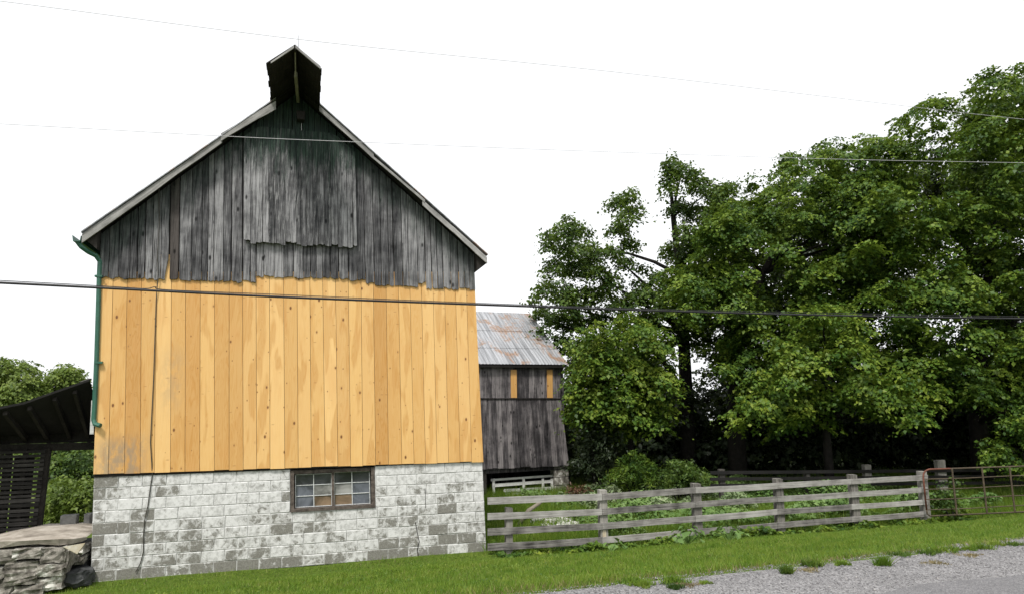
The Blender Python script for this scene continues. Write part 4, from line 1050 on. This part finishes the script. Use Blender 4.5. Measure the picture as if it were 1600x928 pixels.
tree('maple_tree', 'tallest maple at the right edge of the photo, crown reaching highest', 'tree',
     [([(1310, 360), (1350, 235), (1385, 195), (1415, 165), (1445, 140), (1485, 145), (1505, 128), (1530, 118), (1560, 105), (1600, 98), (1700, 92), (1760, 200), (1780, 420), (1760, 700), (1640, 715), (1560, 690), (1500, 650), (1430, 650), (1370, 580), (1330, 440)], 22.8, 2.6, 410, .35, .95, ((1450, 300, 8), (1400, 420, 5)))],
     MAT['maple'], [G(1530, 23.5), T(1528, 660, 23.5), T(1532, 560, 23.5), T(1545, 420, 23.5), T(1560, 280, 23.5)], .34, 'trees of the grove behind the fence', nsp=20, nlf=28, limbs=14)
tree('maple_tree', 'low bright leaved maple hanging over the fence in front of the dark grove', 'tree',
     [([(1130, 640), (1160, 600), (1190, 560), (1235, 480), (1290, 460), (1340, 480), (1380, 540), (1470, 580), (1480, 640), (1440, 690), (1330, 660), (1290, 690), (1200, 690), (1140, 680)], 21.0, 1.5, 95, .3, .7)],
     MAT['maple_bright'], [G(1292, 21.8), T(1290, 660, 21.8), T(1295, 590, 21.6), T(1300, 540, 21.5)], .16, 'trees of the grove behind the fence', nsp=20, nlf=26, limbs=9)
# shaded row behind them
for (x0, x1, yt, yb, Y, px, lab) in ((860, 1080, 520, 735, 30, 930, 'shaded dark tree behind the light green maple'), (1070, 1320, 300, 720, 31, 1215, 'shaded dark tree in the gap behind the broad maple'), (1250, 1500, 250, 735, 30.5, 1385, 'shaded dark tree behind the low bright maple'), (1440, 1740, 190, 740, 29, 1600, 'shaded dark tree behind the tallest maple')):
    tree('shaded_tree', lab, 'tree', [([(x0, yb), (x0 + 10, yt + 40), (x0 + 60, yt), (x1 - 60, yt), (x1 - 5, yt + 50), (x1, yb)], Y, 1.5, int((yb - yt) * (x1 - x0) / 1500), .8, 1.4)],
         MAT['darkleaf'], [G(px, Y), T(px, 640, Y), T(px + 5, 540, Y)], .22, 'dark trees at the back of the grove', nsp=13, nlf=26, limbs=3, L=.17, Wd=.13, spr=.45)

def bush(name, label, cat, parts, mat, basepx, Y, group=None, L=.1, Wd=.06, nsp=26, nlf=22, spr=.22, low=-.2, stems=5, flat=.4):
    base = G(basepx, Y); t = thing(name, label, cat, base, 0, group)
    lob = []
    for p in parts: lob += lobes(*p)
    C, Nn, A = sprays([q[0] for q in lob], [q[1] for q in lob], nsp, nlf, spr, low=low, flat=flat)
    V = leaves_np(C, Nn, L, Wd, .6, A) - np.array(base)
    mknp('foliage', V, np.arange(len(V), dtype=np.int32).reshape(-1, 4), mat, t)
    for k in range(stems):
        P = random.choice(lob)[0]; MB().tube([(0, 0, 0), (P - base) * .5 + Vector((0, 0, .1)), P - base], [.03, .02, .008], 5).build('stem', MAT['bark'], t)
    return t
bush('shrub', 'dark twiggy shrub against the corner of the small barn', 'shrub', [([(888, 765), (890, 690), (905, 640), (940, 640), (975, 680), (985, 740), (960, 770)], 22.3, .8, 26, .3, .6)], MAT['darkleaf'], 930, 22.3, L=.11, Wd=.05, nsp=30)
bush('shrub', 'rounded green bush behind the fence, brightest in front of the dark grove', 'shrub', [([(985, 775), (1000, 745), (1030, 722), (1060, 708), (1085, 722), (1120, 742), (1140, 775)], 20.6, .9, 26, .3, .55)], MAT['olive'], 1060, 20.6, L=.1, Wd=.045, nsp=34)
bush('shrub', 'feathery green bush between the dark shrub and the rounded bush', 'shrub', [([(938, 775), (945, 742), (965, 712), (1000, 702), (1030, 712), (1035, 775)], 21.3, .7, 18, .3, .5)], MAT['maple'], 990, 21.3, L=.13, Wd=.03, nsp=34)
bush('shrub', 'leafy bush under the tallest maple behind the tubular gate', 'shrub', [([(1525, 765), (1530, 700), (1550, 640), (1600, 620), (1690, 640), (1700, 765)], 20.5, .9, 26, .35, .65)], MAT['maple'], 1600, 20.5, L=.12, Wd=.08)
bush('vine', 'leafy vine scrambling through the left end of the tubular gate', 'vine', [([(1448, 806), (1450, 760), (1470, 745), (1500, 745), (1510, 780), (1505, 808)], 17.9, .25, 12, .16, .3)], MAT['olive'], 1480, 17.9, L=.09, Wd=.06, nsp=60, nlf=8, stems=4)
bush('fern_clump', 'dead reddish fern clump at the foot of the dark shrub', 'fern', [([(872, 782), (880, 762), (905, 757), (935, 765), (942, 784)], 21.3, .4, 9, .18, .3)], MAT['brownleaf'], 905, 21.3, L=.12, Wd=.03, nsp=60, nlf=8)
# brush so thick that nobody could count it, closing the foot of the grove
P_ = []; R2 = []
for k in range(280):
    x = random.uniform(850, 1750); Y = random.uniform(26, 33.5); P = at(x, 700, Y); g_ = gz(P.x, P.y); zz = g_ + random.uniform(.2, 3.4) * (.7 if abs(x - 1100) < 40 else 1); P_.append((P.x, P.y, zz)); R2.append(random.uniform(.7, 1.2))
C, Nn, A = sprays(P_, R2, 12, 26, .42, L=.2, Wd=.15, low=-1)
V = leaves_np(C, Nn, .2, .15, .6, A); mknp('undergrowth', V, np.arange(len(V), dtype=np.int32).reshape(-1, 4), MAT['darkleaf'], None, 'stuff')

# trees and shrubs on the left, beyond the shed
tree('walnut_tree', 'light green tree rising over the shed roof at the left edge', 'tree', [([(-80, 660), (-70, 570), (-20, 552), (30, 553), (62, 566), (78, 590), (85, 660)], 38, 2, 40, .8, 1.3)], MAT['limeleaf'], [G(10, 38), T(10, 640, 38), T(12, 590, 38)], .25, 'trees beyond the shed', nsp=16, nlf=22, L=.2, Wd=.12, spr=.5, limbs=6)
tree('walnut_tree', 'smaller light green tree over the shed roof next to the downspout', 'tree', [([(66, 660), (70, 590), (85, 562), (112, 560), (135, 590), (142, 640), (142, 660)], 40, 2, 22, .7, 1.1)], MAT['limeleaf'], [G(105, 40), T(104, 640, 40), T(100, 590, 40)], .2, 'trees beyond the shed', nsp=16, nlf=22, L=.2, Wd=.12, spr=.5, limbs=6)
tree('shaded_tree', 'dark tree seen through the opening under the shed roof', 'tree', [([(20, 860), (20, 660), (175, 660), (175, 860)], 30, 1.5, 60, .5, .95)], MAT['olive'], [G(85, 30), T(88, 740, 30), T(84, 690, 30)], .2, 'trees beyond the shed', nsp=13, nlf=18, L=.16, Wd=.1, spr=.4, limbs=4)
bush('shrub', 'yellow green bush seen under the shed beyond the ramp', 'shrub', [([(25, 860), (35, 770), (60, 748), (105, 742), (160, 748), (170, 860)], 19, 1.2, 60, .3, .55)], MAT['limeleaf'], 95, 19, L=.11, Wd=.07, nsp=30)

# ------------------------------------------------------------------ pasture growth behind the fence
def scatter(region, n, minz=0):                       # (s0,s1,t0,t1)
    s = rng.uniform(region[0], region[1], n); t = rng.uniform(region[2], region[3], n)
    X = O.x + EX.x * s + ED.x * t; Yv = O.y + EX.y * s + ED.y * t
    return s, t, X, Yv
def gzv(X, Y): return np.array([gz(a, b) for a, b in zip(X, Y)])
def blades(X, Y, Z, H, Wd, lean=.5):
    n = len(X); th = rng.uniform(0, 2 * np.pi, n); C = np.stack([X, Y, Z], 1); side = np.stack([np.cos(th), np.sin(th), np.zeros(n)], 1) * (Wd / 2 * rng.uniform(.7, 1.3, n))[:, None]
    h = H * rng.uniform(.55, 1.25, n); ph = rng.uniform(0, 2 * np.pi, n); ln = lean * rng.uniform(.1, 1, n) * h
    tip = C + np.stack([np.cos(ph) * ln, np.sin(ph) * ln, h], 1)
    V = np.stack([C - side, C + side, tip], 1); return V.reshape(-1, 3)
# lawn
n = 330000
s = rng.uniform(-1.6, 24, n); t = -8.45 + 8.4 * rng.beta(1.0, 1.25, n)
X = O.x + EX.x * s + ED.x * t; Y = O.y + EX.y * s + ED.y * t
pxp = X / np.maximum(Y, .1); keep = (pxp > -.72) & (pxp < .80) & (Y > 4.5)
dens = np.array([mnoise.noise(Vector((a * .9, b * .9, 0))) for a, b in zip(X[keep], Y[keep])])
X = X[keep]; Y = Y[keep]; s = s[keep]; t = t[keep]
ev = np.array([edge(a) for a in s]); k2 = (t > ev - .05 + np.abs(rng.normal(0, .05, len(t)))) & ~((t > -.12) & (s < 7.3)); X, Y, s, t, dens, ev = X[k2], Y[k2], s[k2], t[k2], dens[k2], ev[k2]
Z = gzv(X, Y)
near = t - ev
dry = rng.uniform(0, 1, len(X)) < (.7 * np.exp(-near / .14) + .05 + .1 * (dens > .3))
H = .055 + .03 * (dens + .3).clip(0, 1) + .10 * np.exp(-np.abs(t + .25) / .12) * (s > 7.3) + .05 * np.exp(-np.abs(t + .15) / .1) * (s < 7.3)
V = blades(X[~dry], Y[~dry], Z[~dry] - .006, H[~dry], .007, .9); mknp('lawn_grass', V, np.arange(len(V), dtype=np.int32).reshape(-1, 3), MAT['grassblade'], None, 'stuff')
V = blades(X[dry], Y[dry], Z[dry] - .006, H[dry] * .7, .007, 1.2); mknp('dry_grass', V, np.arange(len(V), dtype=np.int32).reshape(-1, 3), MAT['dryblade'], None, 'stuff')
# longer pasture grass and broad leaved weeds
n = 90000; s, t, X, Y = scatter((7.2, 26, -.2, 8.5), n); Z = gzv(X, Y)
V = blades(X, Y, Z - .01, .26 + .16 * rng.uniform(0, 1, n), .012, .7); mknp('pasture_grass', V, np.arange(len(V), dtype=np.int32).reshape(-1, 3), MAT['grassblade'], None, 'stuff')
def weeds(name, n, reg, hmax, L, Wd, mat, clump=.7):
    s, t, X, Y = scatter(reg, n)
    f = np.array([mnoise.noise(Vector((a * clump, b * clump, 7))) for a, b in zip(X, Y)]); k = f > -.18
    X, Y, f = X[k], Y[k], f[k]; Z = gzv(X, Y) + hmax * (f + .3).clip(.05, 1) * rng.uniform(.15, 1, len(X))
    Z = Z + 0; C = np.stack([X, Y, Z], 1); Nn = np.tile(np.array([0, -.25, 1.]), (len(C), 1)); V = leaves_np(C, Nn, L, Wd, .45)
    return mknp(name, V, np.arange(len(V), dtype=np.int32).reshape(-1, 4), mat, None, 'stuff')
weeds('pasture_weeds', 80000, (10.2, 22, .4, 7.0), .72, .12, .08, MAT['weedleaf'])
weeds('low_weeds', 16000, (7.4, 24, .0, 7.5), .2, .12, .08, MAT['maple_bright'])
weeds('fence_weeds', 9000, (7.4, 20, -.55, .25), .3, .11, .07, MAT['maple_bright'], 1.6)
MAT['pale_weed'] = leafmat('pale_weed_leaf', (.13, .19, .09), (.2, .27, .13), (.32, .36, .22), .25)
weeds('pale_weeds', 20000, (11.2, 15.5, 2.2, 6.5), .8, .12, .07, MAT['pale_weed'], 1.2)
weeds('clover', 30000, (-1.5, 22, -8.2, -.3), .07, .026, .022, MAT['maple_bright'], 1.7)
# broad leaved burdock plants at the posts
def burdock(px, py, label, n=40, h=.4, r=.35, mat='weedleaf', L=.14):
    b = gnd(px, py); t_ = thing('burdock_plant', label, 'plant', b, 0, 'broad leaved plants along the fence')
    th = rng.uniform(0, 6.28, n); rr = r * np.sqrt(rng.uniform(.02, 1, n)); C = np.stack([rr * np.cos(th), rr * np.sin(th), h * (1.05 - (rr / r) ** 2 * .6) * rng.uniform(.5, 1, n)], 1)
    A = np.stack([np.cos(th), np.sin(th), -.5 * np.ones(n)], 1); V = leaves_np(C, np.stack([np.cos(th) * .5, np.sin(th) * .5, np.ones(n)], 1), L, L * .75, .2, A)
    mknp('leaf', V, np.arange(len(V)).reshape(-1, 4), MAT[mat], t_)
    mb = MB()
    for c in C[::2]: mb.tube([(0, 0, 0), (c[0] * .4, c[1] * .4, c[2] * .7), tuple(c)], [.007, .005, .004], 4)
    mb.build('stem', MAT[mat], t_)
burdock(1075, 852, 'broad leaved plant at the foot of the third fence post')
burdock(1140, 846, 'broad leaved plant between the third and fourth fence posts')
burdock(960, 862, 'low broad leaved plant at the foot of the second fence post', 18, .25, .28)
burdock(1492, 808, 'broad leaved plant under the tubular gate', 14, .3, .25, 'limeleaf')
# pale rubble strip in the pasture
mb = MB()
for k in range(60):
    P = gnd(random.uniform(838, 945), 800); P = at(random.uniform(838, 945), 800, random.uniform(17.2, 18.6)); z_ = gz(P.x, P.y)
    V, F = rock(P.x, P.y, z_ + .06, random.uniform(.06, .18), random.uniform(.05, .14), random.uniform(.04, .1), k, amp=.3); mb.add(V, F)
mb.build('rubble', MAT['pale_concrete'], None, 'stuff')
# dead branch behind the rails
p0 = at(826, 797, 17.5); p1 = at(842, 786, 17.6); p2 = at(856, 775, 17.8)
o = MB().tube([p - p0 for p in (p0 - Vector((.25, 0, .35)), p0, p1, p2)], [.06, .055, .045, .03], 7).build('dead_branch', MAT['deadwood'], loc=p0, smoothf=True); tag(o, 'bare grey dead branch propped behind the first fence bay', 'branch')

# ------------------------------------------------------------------ gravel and its weeds
n = 60000; s = rng.uniform(2, 19, n); t = -8.05 - 2.1 * rng.beta(1, 1.7, n); X = O.x + EX.x * s + ED.x * t; Y = O.y + EX.y * s + ED.y * t
ev = np.array([edge(a) for a in s]); k = (t < ev + .04) & (X / Y < .8) & (Y > 4.6); X, Y = X[k], Y[k]; n = len(X)
r = rng.gamma(3, .0017, n).clip(.003, .013); oc = np.array([(1, 0, 0), (0, 1, 0), (-1, 0, 0), (0, -1, 0), (0, 0, .75), (0, 0, -.4)])
Vp = oc[None] * r[:, None, None] * rng.uniform(.65, 1.2, (n, 6, 3)); th = rng.uniform(0, 6.28, n); c_, s_ = np.cos(th)[:, None], np.sin(th)[:, None]
vx = Vp[:, :, 0] * c_ - Vp[:, :, 1] * s_; vy = Vp[:, :, 0] * s_ + Vp[:, :, 1] * c_; Vp[:, :, 0] = vx; Vp[:, :, 1] = vy
Vp += np.stack([X, Y, np.full(n, .007)], 1)[:, None, :]
fo = np.array([(0, 1, 4), (1, 2, 4), (2, 3, 4), (3, 0, 4), (1, 0, 5), (2, 1, 5), (3, 2, 5), (0, 3, 5)])
F = (fo[None] + (np.arange(n) * 6)[:, None, None]).reshape(-1, 3); mknp('loose_gravel', Vp.reshape(-1, 3), F, MAT['pebble'], None, 'stuff')
def tuft(px, py, r, h, label, mat='grassblade', n=260):
    h *= .9; r *= .85
    b = gnd(px, py); th = rng.uniform(0, 6.28, n); rr = r * np.sqrt(rng.uniform(0, 1, n))
    rr = rr * (1 + .5 * np.sin(th * 3 + px)); V = blades(rr * np.cos(th) * 1.6, rr * np.sin(th), np.full(n, -.005), np.full(n, h), .010, 1.3)
    o = mknp('weed_tuft', V, np.arange(len(V)).reshape(-1, 3), MAT[mat]); o.location = (b.x, b.y, .006 if b.z > -.02 else b.z); tag(o, label, 'weed', 'weed tufts in the gravel'); return o
for a in ((990, 913, .07, .06, 'leftmost green weed tuft in the gravel, near the bottom edge'), (1005, 917, .07, .055, 'green weed tuft touching the leftmost one in the gravel'), (1052, 912, .08, .07, 'green weed tuft with a dry side patch below the left part of the lawn'), (1056, 922, .04, .05, 'small dark weed just below the tuft with the dry patch', 'maple'),
          (1102, 913, .035, .03, 'very small weed between the dry patch tuft and the upright weed'), (1229, 897, .03, .09, 'upright dark weed alone in the gravel left of centre', 'maple'), (1270, 885, .06, .09, 'green tuft at the lawn edge above the gravel centre', 'maple'), (1316, 883, .05, .05, 'green tuft beside a dry straw patch at the lawn edge'),
          (1380, 885, .045, .11, 'tallest upright green weed standing alone in the gravel'), (1407, 868, .08, .05, 'flat dark tuft nearest right of the tall upright weed', 'maple'), (1452, 866, .07, .045, 'left half of the widest dark green weed patch in the gravel', 'maple'), (1468, 863, .10, .07, 'right taller half of the widest weed patch in the gravel'),
          (1489, 861, .05, .045, 'dark round tuft right of the widest weed patch', 'maple'), (1512, 859, .05, .04, 'pale green tuft left of the bright bushy one'), (1530, 858, .09, .08, 'bright bushy green tuft near the right edge lawn corner'), (1556, 852, .05, .05, 'tuft just right of the bright bushy one'), (1585, 852, .06, .045, 'rightmost weed tuft at the picture edge', 'maple')):
    tuft(*a)
for px, py, lab in ((1075, 915, 'dry straw coloured weed patch among the left gravel tufts'), (1262, 892, 'dry brown weed bit right of the upright dark weed'), (1462, 882, 'dry straw patch lying in the gravel at right'), (1515, 868, 'small brown dead weed under the pale green tuft')):
    tuft(px, py, .08, .024, lab, 'dryblade', 220)
# grass in the hollow by the ramp
b = gnd(122, 912); n = 140; th = rng.uniform(0, 6.28, n); rr = .22 * np.sqrt(rng.uniform(0, 1, n))
V = blades(rr * np.cos(th), rr * np.sin(th), np.zeros(n), np.full(n, .2), .012, .8); o = mknp('grass_clump', V, np.arange(len(V)).reshape(-1, 3), MAT['grassblade']); o.location = b; tag(o, 'bright green grass clump in the hollow between ramp and barn', 'grass clump')
